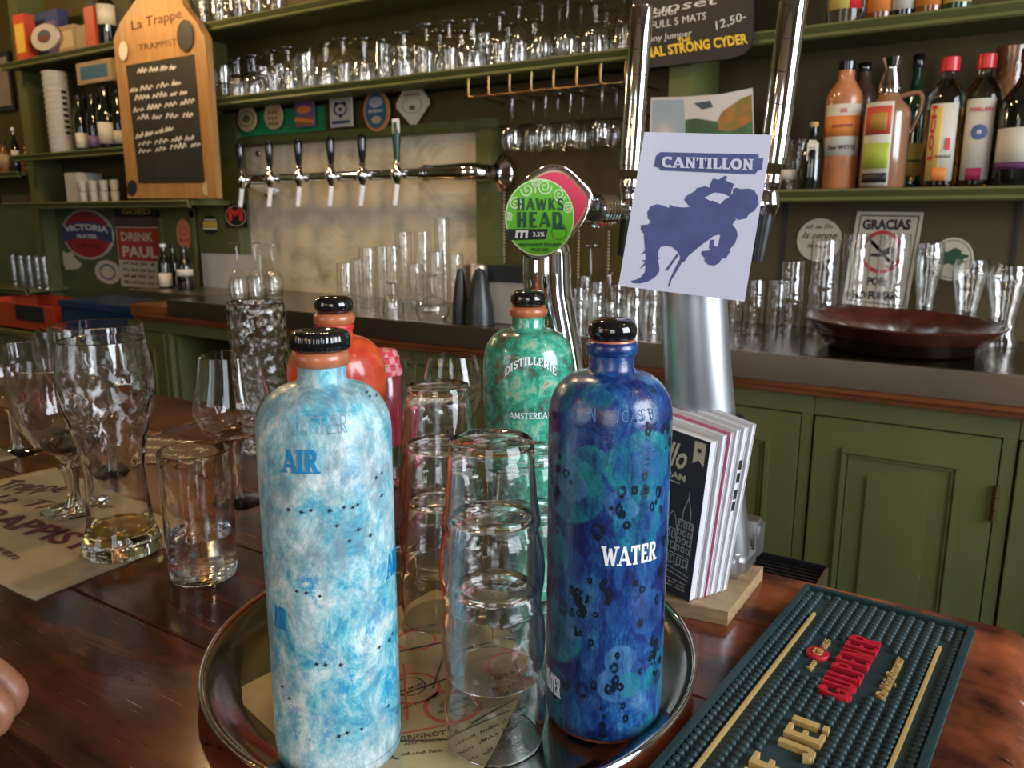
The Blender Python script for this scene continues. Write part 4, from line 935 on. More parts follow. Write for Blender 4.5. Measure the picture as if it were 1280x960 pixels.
# pale swirls along the upper edge
vs, fs = [], []
for (sx_, sz_, s0, dirn) in ((-.38, .72, .20, 1), (.12, .80, .17, -1), (-.72, .36, .15, 1), (.55, .60, .16, -1), (-.14, .88, .10, 1), (-.88, .05, .09, -1), (.82, .25, .12, 1)):
    pts = []
    for i in range(34):
        a = i/33*PI*4*dirn+sx_; r_ = s0*1.25*(1-i/36); pts.append(((sx_+r_*math.cos(a)), (sz_+r_*math.sin(a))))
    for (x0, z0), (x1, z1) in zip(pts, pts[1:]):
        if max(x0*x0+z0*z0, x1*x1+z1*z1) > .93: continue
        d = Vector((x1-x0, z1-z0)); nn = Vector((-d.y, d.x)).normalized()*.022; kk = len(vs)
        vs += [ft((x0-nn.x)*rd*.94, (z0-nn.y)*rd, .0003), ft((x1-nn.x)*rd*.94, (z1-nn.y)*rd, .0003), ft((x1+nn.x)*rd*.94, (z1+nn.y)*rd, .0003), ft((x0+nn.x)*rd*.94, (z0+nn.y)*rd, .0003)]; fs.append((kk, kk+1, kk+2, kk+3))
q = poly('swirl_print', vs, fs, LG, t1_); q['kind'] = 'stuff'
c_, e_ = tap(t1_, o1, .92, ((803, 8), (788, 213)), 0, (786, 262), (779, 320), .0122, fD(742, 262, .865))
for i in range(5):
    pt = c_.lerp(e_, .05+i*.08); g = lathe('thread_ring', [(.016, -.001), (.0185, 0), (.016, .001)], CHROME, t1_, seg=28); g.matrix_local = Matrix.Translation(pt) @ (e_-c_).to_track_quat('Z', 'Y').to_matrix().to_4x4()

# laminated sheet with silhouette, hung over the tall column's badge
cs = {}
def plane_map(p0, p1, p3):
    n = (p1-p0).cross(p3-p0).normalized()
    def m(px, py, w_=0):
        r = ray(px, py); C0 = Vector((0, 0, H)); t = (p0-C0).dot(n)/r.dot(n); q = C0+r*t
        return q+n*(-w_ if n.dot(r) > 0 else w_)
    return m
TL, TR_, BL_ = fD(805, 165, .705), fD(966, 169, .70), fD(773, 356, .715)
pm = plane_map(TL, TR_, BL_)
sh = thing('laminated_sheet', 'laminated white sheet with blue figure silhouette hung in front of the steel beer column', 'sheet', (0, 0, 0))
def pslab(name, pts, mat, par, pmap, t=.0004, lift=0):
    n = len(pts); vs = [pmap(x, y, lift) for x, y in pts]+[pmap(x, y, lift+t) for x, y in pts]
    fs = [tuple(range(n)), tuple(range(n, 2*n))]+[(i, (i+1) % n, n+(i+1) % n, n+i) for i in range(n)]
    me = bpy.data.meshes.new(name); me.from_pydata([tuple(v) for v in vs], [], fs); bm = bmesh.new(); bm.from_mesh(me)
    bmesh.ops.triangulate(bm, faces=[f for f in bm.faces if len(f.verts) > 4]); bmesh.ops.recalc_face_normals(bm, faces=bm.faces); bm.to_mesh(me); bm.free()
    return link(name, me, mat, par, False)
pslab('sheet', [(805.5, 165), (965.5, 168.7), (930.5, 376.7), (773, 357)], LILAC, sh, pm, .0006)
z4 = lambda L_: [(760+x/4, 150+y/4) for x, y in L_]
pslab('banner', z4([(240, 180), (262, 160), (752, 172), (752, 192), (776, 190), (768, 248), (750, 250), (732, 272), (265, 252), (252, 238), (230, 232)]), NAVY, sh, pm, .0002, .0007)
def ptext(s, x0, y0, x1, y1, h, mat, par, pmap, bold=.02, shear=0, lift=.0012, thick=.0002, name='lettering', slabf=None):
    L_ = math.hypot(x1-x0, y1-y0); c, s_ = (x1-x0)/L_, (y1-y0)/L_
    mp = lambda u, v, w_=0: pmap(x0+u*c+v*s_, y0+u*s_-v*c, w_)
    return text(name, s, mp, L_, mat, par, height=h, center=False, bold=bold, shear=shear, lift=lift, thick=thick, slabf=slabf)
ptext('CANTILLON', 826.5, 209, 942, 212.5, 13.5, LILAC, sh, pm, slabf=(.25,))
sil = [(113, 803), (125, 815), (160, 817), (205, 805), (240, 780), (257, 755), (255, 720), (248, 700), (264, 684), (250, 690), (252, 655), (262, 635), (285, 628), (318, 632), (345, 655), (358, 672), (362, 700), (380, 710), (400, 680), (465, 625), (500, 600), (530, 578), (558, 572), (562, 580), (555, 610), (550, 635), (528, 628), (530, 598), (512, 598), (505, 640), (515, 650), (470, 655), (465, 670), (485, 690), (482, 705), (500, 722), (530, 728), (555, 715), (570, 690), (588, 692), (612, 655), (605, 650), (635, 615), (648, 575), (640, 545), (622, 525), (630, 505), (640, 500), (632, 482), (650, 500), (690, 492), (705, 468), (730, 455), (752, 420), (750, 385), (730, 350), (705, 342), (660, 345), (640, 338), (625, 345), (625, 365), (612, 378), (618, 350), (630, 320), (600, 308), (585, 300), (596, 283), (585, 278), (553, 298), (525, 292), (510, 325), (512, 340), (485, 330), (440, 342), (440, 352), (390, 380), (382, 400), (410, 435), (375, 437), (330, 432), (310, 422), (305, 440), (280, 428), (245, 420), (215, 430), (197, 460), (200, 490), (215, 508), (200, 522), (165, 525), (165, 550), (180, 568), (185, 650), (165, 675), (188, 664), (190, 700), (172, 700), (185, 712), (158, 745), (190, 722), (185, 760), (165, 785), (140, 798)]
pslab('silhouette', z4(sil), NAVY, sh, pm, .0002, .0007)
pslab('silhouette_gap', z4([(480, 388), (530, 362), (575, 368), (606, 384), (578, 400), (560, 420), (522, 402), (510, 405)]), LILAC, sh, pm, .0002, .001)
pslab('silhouette_stick', z4([(345, 668), (355, 672), (297, 753), (287, 750)]), NAVY, sh, pm, .0002, .0007)
pslab('silhouette_stick', z4([(362, 690), (375, 702), (340, 762), (316, 800), (308, 832), (301, 828), (312, 790), (330, 752)]), NAVY, sh, pm, .0002, .0007)

# black drip tray behind the bar edge
dt = at(1045, 712, Z=-.005)
dr = thing('drip_tray', 'black metal drip tray on the ledge behind the bar, right of the plywood block', 'tray', (-.238, .838, -.058))
box('base', 0, .085, .0, .062, 0, .004, BLACKP, dr); box('rim', 0, .085, 0, .003, 0, .046, BLACKP, dr, bev=.001); box('rim', 0, .085, .059, .062, 0, .046, BLACKP, dr, bev=.001)
box('rim', 0, .003, .003, .059, 0, .046, BLACKP, dr); box('rim', .082, .085, .003, .059, 0, .046, STEEL, dr, bev=.001)
for i in range(6): box('grate_bar', .003, .082, .008+i*.009, .011+i*.009, .036, .039, BLACKP, dr)
box('bar_ledge', -.235, -.155, .77, .895, -.0625, -.0585, BLACKP, bar)

# ------------------------------------------------------------------ row of taps on the marble
YR = 2.20; xr0, xr1 = Xat(300, YR, .49), Xat(585, YR, .49); ZR = zy(Xat(503, YR, .49), YR, 218)
tapx = [Xat(p, YR, ZR) for p in (309, 345, 381, 421, 460, 503)]
rail = thing('tap_rail', 'chrome pipe carrying six black handled taps across the marble', 'tap rail', (0, 0, 0))
xj = Xat(534, YR, ZR)
tube('pipe', [(xr0, YR, ZR), (xj, YR, ZR)], .019, CHROME, rail, seg=20)
tube('pipe', [(xj, YR, ZR), (xr1-.02, YR, ZR), (xr1+.03, YR+.035, ZR), (xr1+.045, YW-.035, ZR)], [.027, .030, .031, .031], CHROME, rail, seg=22)
for x, r in ((xj, .031), (xj+.012, .029), (xj-.02, .023)):
    tube('pipe_ring', [(x-.004, YR, ZR), (x+.004, YR, ZR)], r, CHROME, rail, seg=24)
fl = lathe('wall_flange', [(0, 0), (.064, 0), (.069, .006), (.062, .016), (.040, .024), (.034, .034)], CHROME, rail, seg=40)
fl.matrix_local = Matrix.Translation((xr1+.045, 2.30, ZR)) @ Matrix.Rotation(PI/2, 4, 'X')
tube('wall_bracket', [(xr0+.06, YR, ZR-.01), (xr0+.07, 2.30, ZR-.04)], .022, CHROME, rail, seg=16)
fl2 = lathe('wall_flange', [(0, 0), (.04, 0), (.036, .012), (.02, .016)], CHROME, rail, seg=30); fl2.matrix_local = Matrix.Translation((xr0+.07, 2.30, ZR-.04)) @ Matrix.Rotation(PI/2, 4, 'X')
hb_ = M('dark_green_handle', (.01, .05, .035), .3)
for k, x in enumerate(tapx):
    last = k == 5
    t = thing('beer_tap', ('slim green handled tap' if last else 'black handled tap')+' with white spout, '+ORD[k]+' from the left on the wall rail', 'tap', (x, YR-.004, ZR), group='taps on the wall rail')
    lathe('valve_body', [(0, -.035), (.011, -.035), (.014, -.025), (.0215, -.012), (.0235, 0), (.0215, .012), (.013, .022), (.010, .03), (.014, .036), (.010, .043), (0, .045)], CHROME, t, (0, -.022, 0), seg=24)
    lathe('handle', [(0, .043), (.009, .043), (.0125, .06), (.0155, .10), (.017, .122), (.014, .135), (.007, .140), (0, .141)] if not last else [(0, .043), (.010, .043), (.012, .08), (.016, .13), (.012, .135), (.010, .17), (0, .172)], BLACK if not last else hb_, t, (0, -.022, 0), seg=24)
    if last: box('handle_top', -.014, .012, -.028, -.016, .128, .182, WHITE, t, bev=.002); 
    tube('spout', [(0, -.024, -.03), (-.002, -.028, -.06), (-.006, -.034, -.105)], [.0095, .009, .0085], WHITE, t, seg=14)
# ------------------------------------------------------------------ badges under the glass shelf
YB = 2.262
def wall_map(px, py, Y, tilt=0):
    p = at(px, py, Y=Y); D = (p-Vector((0, 0, H))).dot(Vector((-sy*cp, cy*cp, -sp)))
    X = p.x; kx = (Xat(px+10, Y, p.z)-Xat(px-10, Y, p.z))/20; kz = (zy(X, Y, py-10)-zy(X, Y, py+10))/20
    c, s_ = math.cos(tilt), math.sin(tilt)
    # u,v in photo pixels measured horizontally and vertically
    def m(u, v, w_=0): return Vector((p.x+(u*c-v*s_)*kx, Y-w_, p.z+(u*s_+v*c)*kz))
    return m
YH = 2.283
gs = thing('green_banner', 'bright green strip banner behind the first three tap badges', 'banner', (0, 0, 0))
m0 = wall_map(338, 145, YH)
a_, b_2 = Xat(268, YH, .75), Xat(407, YH, .75)
box('strip', a_, b_2, YH-.001, YH+.0015, .695, .785, M('emerald', (.015, .26, .09), .5), gs)
BR = M('buff', (.50, .38, .20), .6); SKB = M('sky_blue', (.20, .35, .55), .6); ORG = M('orange_print', (.75, .22, .04), .6); PUR = M('violet_print', (.16, .09, .22), .6)
TEAL = M('teal_print', (.03, .12, .20), .5); GOLDP = M('yellow_print', (.62, .42, .05), .6)
def badge(label, px, py, pts, mat, extra, group='round and shaped tap badges'):
    t = thing('tap_badge', label, 'badge', (0, 0, 0), group=group); m = wall_map(px, py, YB+.002)
    slab('plate', pts, m, mat, t, t=.008); extra(t, lambda u, v, w_=0: m(u, v, .0085+w_)); box('post', *( [0]*0 or (m(0, 0).x-.004, m(0, 0).x+.004, YB, YH+.001, m(0, 0).z-.004, m(0, 0).z+.004)), BLACKP, t)
def e1(t, m): ringmesh('ring', 0, 0, 8.5, 10, m, M('badge_brown', (.25, .12, .04), .6), t, .0004); slab('emblem', ell(0, 0, 4.5, 5, 12), m, MGRN, t, .0004)
badge('oval cream tap badge with green emblem, first on the green strip', 310, 149, ell(0, 0, 11, 16), BR, e1)
def e2(t, m): [slab('emblem', rect(-6+i*4.4, -3+i*4.4, 2+j*-7, 6+j*-7), m, M('badge_brown', (.25, .12, .04), .6), t, .0004) for i in range(3) for j in range(3)]
badge('oval brown lettered tap badge, second on the green strip', 343, 145, ell(0, 0, 11, 17), BR, e2)
def e3(t, m): slab('picture', rect(-11, 11, -16, -4), m, M('badge_brown', (.25, .12, .04), .6), t, .0004); slab('picture', ell(0, 5, 9, 5, 14), m, ORG, t, .0005); slab('picture', [(-12, -4), (12, -9), (12, -13), (-12, -9)], m, ORG, t, .0006)
badge('rectangular blue and orange tap badge, third on the green strip', 382, 142, rect(-11.5, 11.5, -17, 17), PUR, e3)
def e4(t, m): slab('frame', rect(-11, 11, -16, -12), m, NAVY, t, .0004); ringmesh('wreath', 0, 2, 6.5, 8.5, m, NAVY, t, .0004); [slab('mark', ell(x, z, 2, 2.5, 8), m, INK, t, .0005) for x, z in ((-5, 9), (5, 9), (0, 2), (0, -6))]
badge('rectangular cream tap badge with round dark wreath', 427.5, 139, rect(-13.5, 13.5, -20, 20), M('cream_badge', (.50, .47, .36), .5), e4)
def e5(t, m): slab('field', ell(0, 0, 13, 22), m, TEAL, t, .0004); slab('cap', ell(0, 11, 9, 7, 12), m, M('pale_lilac', (.4, .4, .5), .5), t, .0006); slab('cap', ell(0, -11, 6, 5, 12), m, BR, t, .0006); text('lettering', 'BIER', m, 18, CREAM, t, height=4, lift=.0008)
badge('tall oval tap badge with blue field and orange rim', 472, 139, ell(0, 0, 16, 26), M('orange_rim', (.55, .22, .08), .5), e5)
def e6(t, m): text('lettering', 'TRIPEL', m, 22, M('badge_brown', (.25, .12, .04), .6), t, height=3.5, v0=13, lift=.0008); ringmesh('scroll', 0, 0, 9, 10, m, M('badge_grey', (.3, .3, .25), .6), t, .0004, sx=1.3); slab('mark', ell(0, -3, 4, 3, 10), m, MGRN, t, .0004)
badge('diamond shaped cream tap badge, rightmost of the row', 517, 132, [(-9, 24), (8, 24), (20, 6), (20, 0), (3, -24), (-3, -24), (-20, -2), (-20, 4)], CREAM, e6)
# ------------------------------------------------------------------ wire rack with hanging glasses
xa, xb = Xat(583, SF, .76), Xat(780, SF, .76)
rk = thing('glass_rack', 'brass wire hanging rack screwed under the long glass shelf', 'rack', (0, 0, 0))
RZ = .735
nW = 8; xs_ = [xa+(xb-xa)*i/(nW-1) for i in range(nW)]
for x in xs_:
    tube('rack_wire', [(x, SF+.012, .789), (x, SF+.010, RZ+.006), (x+.006, SF+.012, RZ), (x+.02, SF+.03, RZ-.002), (x+.02, YW-.03, RZ-.002)], .0035, BRASS, rk, seg=8, sub=3)
tube('rack_wire', [(xa, SF+.014, RZ), (xb, SF+.014, RZ)], .0028, BRASS, rk, seg=6)
tube('rack_wire', [(xa, YW-.03, RZ-.002), (xb+.02, YW-.03, RZ-.002)], .0028, BRASS, rk, seg=6)
def glass_prof(kind, h, r):
    if kind == 'tumbler': return [(0, 0), (r*.82, 0), (r*.84, .004), (r*.9, h*.5), (r, h)]
    if kind == 'straight': return [(0, 0), (r*.9, 0), (r*.92, .004), (r, h)]
    if kind == 'wine': return [(0, .003), (r*.8, .001), (r*.8, .003), (r*.2, .007), (.0045, .014), (.004, h*.46), (r*.35, h*.5), (r*.85, h*.62), (r, h*.75), (r*.95, h*.88), (r*.82, h)]
    if kind == 'tulip': return [(0, .003), (r*.85, .001), (r*.85, .003), (r*.2, .008), (.006, .016), (.006, h*.3), (r*.5, h*.35), (r*.98, h*.5), (r, h*.6), (r*.8, h*.8), (r*.86, h)]
    if kind == 'flute': return [(0, .003), (r*.9, .001), (r*.9, .003), (.006, .01), (.005, h*.35), (r*.6, h*.42), (r*.9, h*.6), (r, h*.85), (r*.95, h)]
    if kind == 'goblet': return [(0, .003), (r*.75, .001), (r*.75, .003), (r*.2, .008), (.008, .016), (.009, h*.38), (r*.5, h*.42), (r*.9, h*.55), (r, h*.72), (r*.96, h)]
    if kind == 'mug': return [(0, 0), (r*.95, 0), (r, .006), (r*.97, h*.5), (r, h)]
    if kind == 'weizen': return [(0, 0), (r*.8, 0), (r*.82, .01), (r*.62, h*.15), (r*.62, h*.4), (r*.95, h*.75), (r, h*.85), (r*.9, h)]
GM = {}
def glass(name, label, kind, x, y, z, h, r, inv=False, mat=THIN, group=None, cat='glass', ribs=0):
    key = (kind, round(h, 3), round(r, 3), ribs)
    if key not in GM:
        p = glass_prof(kind, h, r); p = p+[(p[-1][0]-.0012, p[-1][1]+.0006)]+[(max(0, q[0]-.0022), q[1]) for q in p[::-1] if q[1] > (h*.5 if kind in ('wine', 'flute', 'tulip', 'goblet') else .012)]
        p = p+[(0, p[-1][1])]
        o = lathe(name, p, mat, seg=24, ang=1.0, fn=(lambda a, z_: 1+.02*math.cos(a*ribs)) if ribs else None); GM[key] = o.data
    else: o = bpy.data.objects.new(name, GM[key]); COL.objects.link(o)
    o.location = (x, y, z+(h if inv else 0)); o.rotation_euler = (PI if inv else 0, 0, random.uniform(0, 3))
    return tag(o, label, cat, group)
hang = [(640, 0, 176), (667, 1, 170), (682, 0, 176), (697, 1, 172), (713, 0, 176), (728, 1, 170), (752, 0, 165), (770, 1, 165)]
for k, (px, back, py) in enumerate(hang):
    Y = SF+.055+.08*back; X = Xat(px, Y, .65)
    glass('hanging_wine_glass', 'stemmed wine glass hanging in the wire rack, %s from the left' % ORD[k], 'wine', X, Y, RZ+.004-.165, .165, .034, True, group='wine glasses hanging in the wire rack')
# ------------------------------------------------------------------ glasses crowding the long shelf (z .82)
rg = random.Random(11)
kinds = [('tulip', .15, .040), ('goblet', .14, .044), ('wine', .17, .038), ('tumbler', .12, .034), ('flute', .17, .030), ('mug', .12, .038)]
KL = {'tulip': 'tulip shaped beer glass', 'goblet': 'round goblet', 'wine': 'thin wine glass', 'tumbler': 'plain tumbler', 'flute': 'slender footed glass', 'mug': 'stout beer glass', 'straight': 'straight glass'}
row_n = {0: 'front', 1: 'middle', 2: 'back'}
X0 = -2.80; X1 = -.93
for row in range(2):
    x = X0+row*.04; k = 0; prev = None
    while x < X1:
        kd, h, r = kinds[rg.choice([0, 0, 1, 1, 2, 3, 4, 5]) if x < -1.4 else rg.choice([2, 4, 3, 1])]
        if prev is not None: x += prev+r+rg.uniform(.004, .016)
        prev = r
        if x > X1: break
        if k < 20: lab = 'upside down %s, %s from left, %s row of the long shelf' % (KL[kd], ORD[k], ('front', 'back')[row])
        else: lab = 'upside down %s, number %d from left, %s row of the long shelf' % (KL[kd], k+1, ('front', 'back')[row])
        glass(kd+'_glass' if kd != 'mug' else 'beer_glass', lab, kd, x, SF+.055+row*.095+rg.uniform(-.004, .004), .8205, h, r, kd != 'mug', group='glasses on the long green shelf', ribs=12 if kd == 'mug' else 0)
        k += 1
for k in range(5):      # bottoms of the glasses on the highest shelf
    glass('beer_glass', 'beer glass on the highest shelf, top cut off, %s from the left' % ORD[k], 'mug', -2.82+k*.105, SF+.06, 1.0925, .12, .038, False, group='glasses on the highest shelf')
# ------------------------------------------------------------------ glasses on the back counter in front of the marble
def cg(label, kind, px, base, top, wpx, inv=False, Y=None, name=None, ribs=0, grp=None):
    p = at(px, base, Z=ZC) if Y is None else None
    Y = min(p.y, YW-.05) if Y is None else Y
    X = Xat(px, Y, ZC); h = zy(X, Y, top)-ZC; d = (-X*sy+Y*cy)*cp+.06; r = wpx*d/2000
    return glass(name or ('upturned_' if inv else '')+('wine_glass' if kind in ('wine', 'tulip', 'flute') else 'goblet' if kind == 'goblet' else 'tumbler'), label, kind, X, Y, ZC+.0005, h, r, inv, group=grp, ribs=ribs)
G1 = 'glasses before the marble'
cg('upside down wine glass on the left end of the back counter', 'wine', 300, 372, 303, 25, True, 1.96, grp=G1)
cg('middle upside down wine glass of three on the left of the back counter', 'wine', 322, 374, 303, 25, True, 2.06, grp=G1)
cg('rightmost upside down wine glass of three on the left of the back counter', 'wine', 343, 375, 306, 25, True, 2.16, grp=G1)
for k, (px, top, Y, w_) in enumerate(((434, 329, 2.0, 24), (449, 325, 2.2, 21), (462, 310, 2.03, 24), (480, 308, 2.2, 22), (492, 308, 2.05, 24), (506, 290, 2.2, 22), (520, 330, 2.0, 22), (530, 290, 2.2, 22), (545, 315, 2.06, 24), (554, 272, 2.22, 20), (570, 318, 2.06, 22))):
    cg('tall upturned tumbler, %s from the left in the cluster before the marble' % ORD[k], 'straight', px, 390, top, w_, True, Y, grp=G1)
cg('round bellied upturned goblet at the front of the cluster before the marble', 'goblet', 492, 395, 352, 28, True, 1.90, grp=G1)
cg('wide upturned balloon glass at the front of the cluster, beside the black shaker', 'wine', 541, 400, 342, 44, True, 1.88, grp=G1)
def thingpos(px, base, top, Y):
    X = Xat(px, Y, ZC); return X, zy(X, Y, top)-ZC, (-X*sy+Y*cy)*cp+.06
X, h, d = thingpos(597, 400, 331, 2.05); t = thing('steel_canister', 'brushed steel canister on the back counter right of the glasses', 'canister', (X, 2.05, ZC+.0005)); r = .017*d
lathe('body', [(0, 0), (r, 0), (r, h*.97), (r*.96, h), (r*.9, h), (r*.9, h*.9), (0, h*.9)], STEEL, t)
for lb, px, top, w_, Y in (('narrow black cone shaped shaker in front of the steel canister', 576, 335, 22, 1.86), ('black cone shaped shaker right of the steel canister', 600, 335, 36, 1.86)):
    X, h, d = thingpos(px, 400, top, Y); t = thing('cone_shaker', lb, 'shaker', (X, Y, ZC+.0005)); r = w_*d/2000
    lathe('body', [(0, 0), (r, 0), (r*.95, h*.3), (r*.5, h*.85), (r*.3, h*.97), (0, h)], M('matte_black', (.018, .024, .026), .35), t)
X, h, d = thingpos(637, 405, 352, 1.93)
t = thing('napkin_box', 'pale box with dark lid on the back counter behind the chrome beer column', 'box', (X-.05, 1.90, ZC+.0005)); box('body', 0, .13, 0, .12, 0, h, M('pale_card', (.30, .29, .26), .7), t, bev=.002); box('lid', -.004, .134, -.004, .124, h, h+.045, M('matte_black', (.018, .024, .026), .35), t, bev=.003)
# glass cluster in the middle, warm reflections
G2 = 'glasses behind the chrome column'
for k, (kd, px, top, w_, Y) in enumerate((('tumbler', 722, 360, 24, 1.90), ('tumbler', 745, 352, 26, 1.93), ('wine', 737, 306, 34, 2.06), ('tumbler', 768, 355, 26, 1.9), ('goblet', 760, 340, 30, 2.02), ('tumbler', 790, 350, 28, 1.92), ('tumbler', 812, 345, 28, 1.96), ('goblet', 790, 330, 32, 2.1), ('tumbler', 730, 345, 24, 2.15), ('straight', 820, 330, 26, 2.2))):
    cg('small upturned %s, %s in the cluster between the two beer columns' % (KL[kd], ORD[k]), kd, px, 400, top, w_, True, Y, grp=G2, ribs=10 if kd == 'tumbler' else 0)
# right cluster, tall vases and tumblers behind the brown trays
G3 = 'tall glasses behind the brown trays'
for k, (kd, px, top, w_, Y) in enumerate((('straight', 985, 327, 30, 2.12), ('straight', 1024, 300, 36, 2.20), ('straight', 1062, 292, 34, 2.27), ('straight', 1108, 292, 38, 2.27), ('weizen', 1152, 304, 34, 2.29), ('weizen', 1204, 325, 42, 2.26), ('weizen', 1250, 332, 46, 2.2), ('straight', 968, 350, 26, 2.22), ('straight', 940, 350, 28, 2.1), ('straight', 915, 345, 26, 2.15))):
    cg('tall clear glass behind the brown trays, %s from left in its row' % ORD[k] if px > 975 else ('tall clear glass %s right of the steel beer column' % {968: 'third', 940: 'second', 915: 'directly'}[px]), kd, px, 430, top, w_, kd == 'straight', Y, grp=G3, name='tall_glass')
# ------------------------------------------------------------------ two brown trays
BT = M('brown_tray', (.060, .015, .009), .24, coat=.6, var=.5, vs=7)
p = at(1127, 428, Z=ZC+.07); tx, ty = Xat(1127, 2.03, ZC+.05), 2.03
for k, (z, rr, lb) in enumerate(((ZC+.001, .180, 'lower dark brown round tray of the pair on the back counter'), (ZC+.034, .208, 'upper red-brown round tray of the pair on the back counter'))):
    t = thing('round_tray', lb, 'tray', (tx, ty, z), (math.radians(.6*k), math.radians(1.5*k), 0), group='brown trays on the back counter')
    lathe('dish', [(0, 0), (rr*.86, 0), (rr*.9, .004), (rr, .030), (rr+.004, .033), (rr, .036), (rr-.005, .032), (rr*.88, .008), (0, .007)], BT if k else M('dark_brown_tray', (.010, .005, .003), .12, coat=.8), t, seg=72, ang=1.4)
# ------------------------------------------------------------------ signs on the right wall
t = thing('no_smoking_sign', 'white Spanish no smoking sign with red ring on the wall', 'sign', (0, 0, 0))
m = wall_map(1104, 325, YW-.006)
O = (1104, 325)
def sgn(pts): return [(x-O[0], O[1]-y) for x, y in pts]
slab('plate', sgn([(1066, 265), (1148, 266), (1139, 388), (1056, 382)]), m, CREAM, t, t=.002)
def frame_lines(pts, w_, mp, mat, par, lift):
    n = len(pts)
    for i in range(n):
        (x0, z0), (x1, z1) = pts[i], pts[(i+1) % n]; d = Vector((x1-x0, z1-z0)); nn = Vector((-d.y, d.x)).normalized()*w_
        slab('border_line', [(x0-nn.x, z0-nn.y), (x1-nn.x, z1-nn.y), (x1+nn.x, z1+nn.y), (x0+nn.x, z0+nn.y)], mp, mat, par, t=.0002, lift=lift)
frame_lines(sgn([(1071, 270), (1143, 271), (1134, 382), (1062, 377)]), .7, m, INK, t, .0022)
text('lettering', 'GRACIAS', m, 60, INK, t, height=13, u0=0, v0=44, bold=.05, lift=.0022)
text('lettering', 'POR', m, 24, INK, t, height=11, u0=-6, v0=-27, bold=.05, lift=.0022); text('lettering', 'NO FUMAR', m, 56, INK, t, height=11, u0=-7, v0=-45, bold=.05, lift=.0022)
ringmesh('red_ring', -3, 10, 22, 27, m, RED, t, lift=.0024, sx=1.0)
frame_lines([(-20, 26), (14, -6)], 2, m, RED, t, .0026)
slab('cigarette', rect(-16, -2, 4, 8), m, INK, t, t=.0002, lift=.0022); slab('smoke', [(-2, 12), (10, 18), (12, 10), (2, 4)], m, INK, t, t=.0002, lift=.0022)
t = thing('round_sign', 'pale round sticker with green handwriting left of the no smoking sign', 'sticker', (0, 0, 0)); m = wall_map(1024, 300, YW-.004)
slab('disc', ell(0, 0, 28, 27, 36), m, CREAM, t, t=.002); text('lettering', 'la senne', m, 44, MGRN, t, height=9, v0=6, shear=.4, lift=.0022); scribble('small_print', m, -18, 16, 14, 6, MGRN, t, 4, 3, lift=.0024); scribble('small_print', m, -14, 14, -10, 5, MGRN, t, 5, 3, lift=.0024)
t = thing('round_sign', 'round white sticker with dark green leafy blot right of the no smoking sign', 'sticker', (0, 0, 0)); m = wall_map(1190, 324, YW-.004)
slab('disc', ell(0, 0, 27, 27, 36), m, CREAM, t, t=.002); ringmesh('ring', 0, 0, 23, 24, m, MGRN, t, .0023)
slab('leafy_blot', [(18*(1+.2*math.sin(7*a))*math.cos(a), 2+10*(1+.25*math.sin(5*a+1))*math.sin(a)) for a in [2*PI*i/40 for i in range(40)]], m, M('leaf_green', (.02, .08, .03), .6), t, t=.0002, lift=.0022)
# ------------------------------------------------------------------ bottles on the right shelves
CLAY = M('glazed_clay', (.40, .15, .06), .35, coat=.4, var=.15, vs=14); CLAY2 = M('dark_clay', (.10, .045, .03), .3, coat=.4)
DGB = M('dark_bottle_glass', (.006, .008, .006), .08, coat=.8); GRB = M('green_bottle_glass', (.006, .05, .018), .08, coat=.8)
AMB = glass_real('amber_spirit', (.80, .42, .08), ior=1.33); REDC = M('red_cap', (.55, .015, .02), .3)
def bprof(kind, h, r):
    if kind == 'clay': return [(0, 0), (r*.93, 0), (r, .006), (r, h*.70), (r*.9, h*.76), (r*.62, h*.82), (r*.45, h*.86), (r*.42, h*.93)], .93, .45
    if kind == 'wine': return [(0, 0), (r*.95, 0), (r, .006), (r, h*.56), (r*.9, h*.64), (r*.5, h*.74), (r*.36, h*.80), (r*.34, h*.94)], .90, .40
    if kind == 'whisky': return [(0, 0), (r*.95, 0), (r, .006), (r, h*.66), (r*.92, h*.72), (r*.55, h*.80), (r*.36, h*.84), (r*.34, h*.9)], .89, .48
    if kind == 'beer': return [(0, 0), (r*.95, 0), (r, .004), (r, h*.55), (r*.8, h*.65), (r*.45, h*.75), (r*.36, h*.95)], .93, .42
def bottle(label, kind, px, top, w_, z, Y, mat, cap, patches=(), name='bottle', liquid=None, group=None, h=None):
    X = Xat(px, Y, z); hh = h or zy(X, Y, top)-z; d = (-X*sy+Y*cy)*cp-(z-H)*sp; r = w_*d/2000
    t = thing(name, label, 'bottle', (X, Y, z+.0004), group=group); pr, c0, cr = bprof(kind, hh, r)
    lathe('body', pr, mat, t, seg=32, ang=.9)
    if liquid: lathe('liquid', [(0, .003)]+[(q[0]*.93, max(.004, q[1])) for q in pr[1:] if q[1] < hh*.6]+[(r*.93, hh*.6), (0, hh*.6)], liquid, t, seg=28)
    lathe('cap', [(r*cr*.95, hh*c0), (r*cr, hh*c0+.001), (r*cr, hh-.002), (r*cr*.9, hh), (0, hh)], cap, t, seg=24)
    pc = math.atan2(-Y, -X)
    for kp, (a, b, z0, z1, m_) in enumerate(patches):       # a,b in -1..1 across the visible width
        p0, p1 = pc+math.asin(a), pc+math.asin(b); n = 10; vs, fs = [], []
        for i in range(n+1):
            ph = p0+(p1-p0)*i/n
            for q in (z0*hh, z1*hh): vs.append(((r+.0006+kp*.0003)*math.cos(ph), (r+.0006+kp*.0003)*math.sin(ph), q))
        for i in range(n): fs.append((2*i, 2*i+2, 2*i+3, 2*i+1))
        o = poly('label', vs, fs, m_, t, True)
        so = o.modifiers.new('thick', 'SOLIDIFY'); so.thickness = .0002
    return t, r, hh, pc
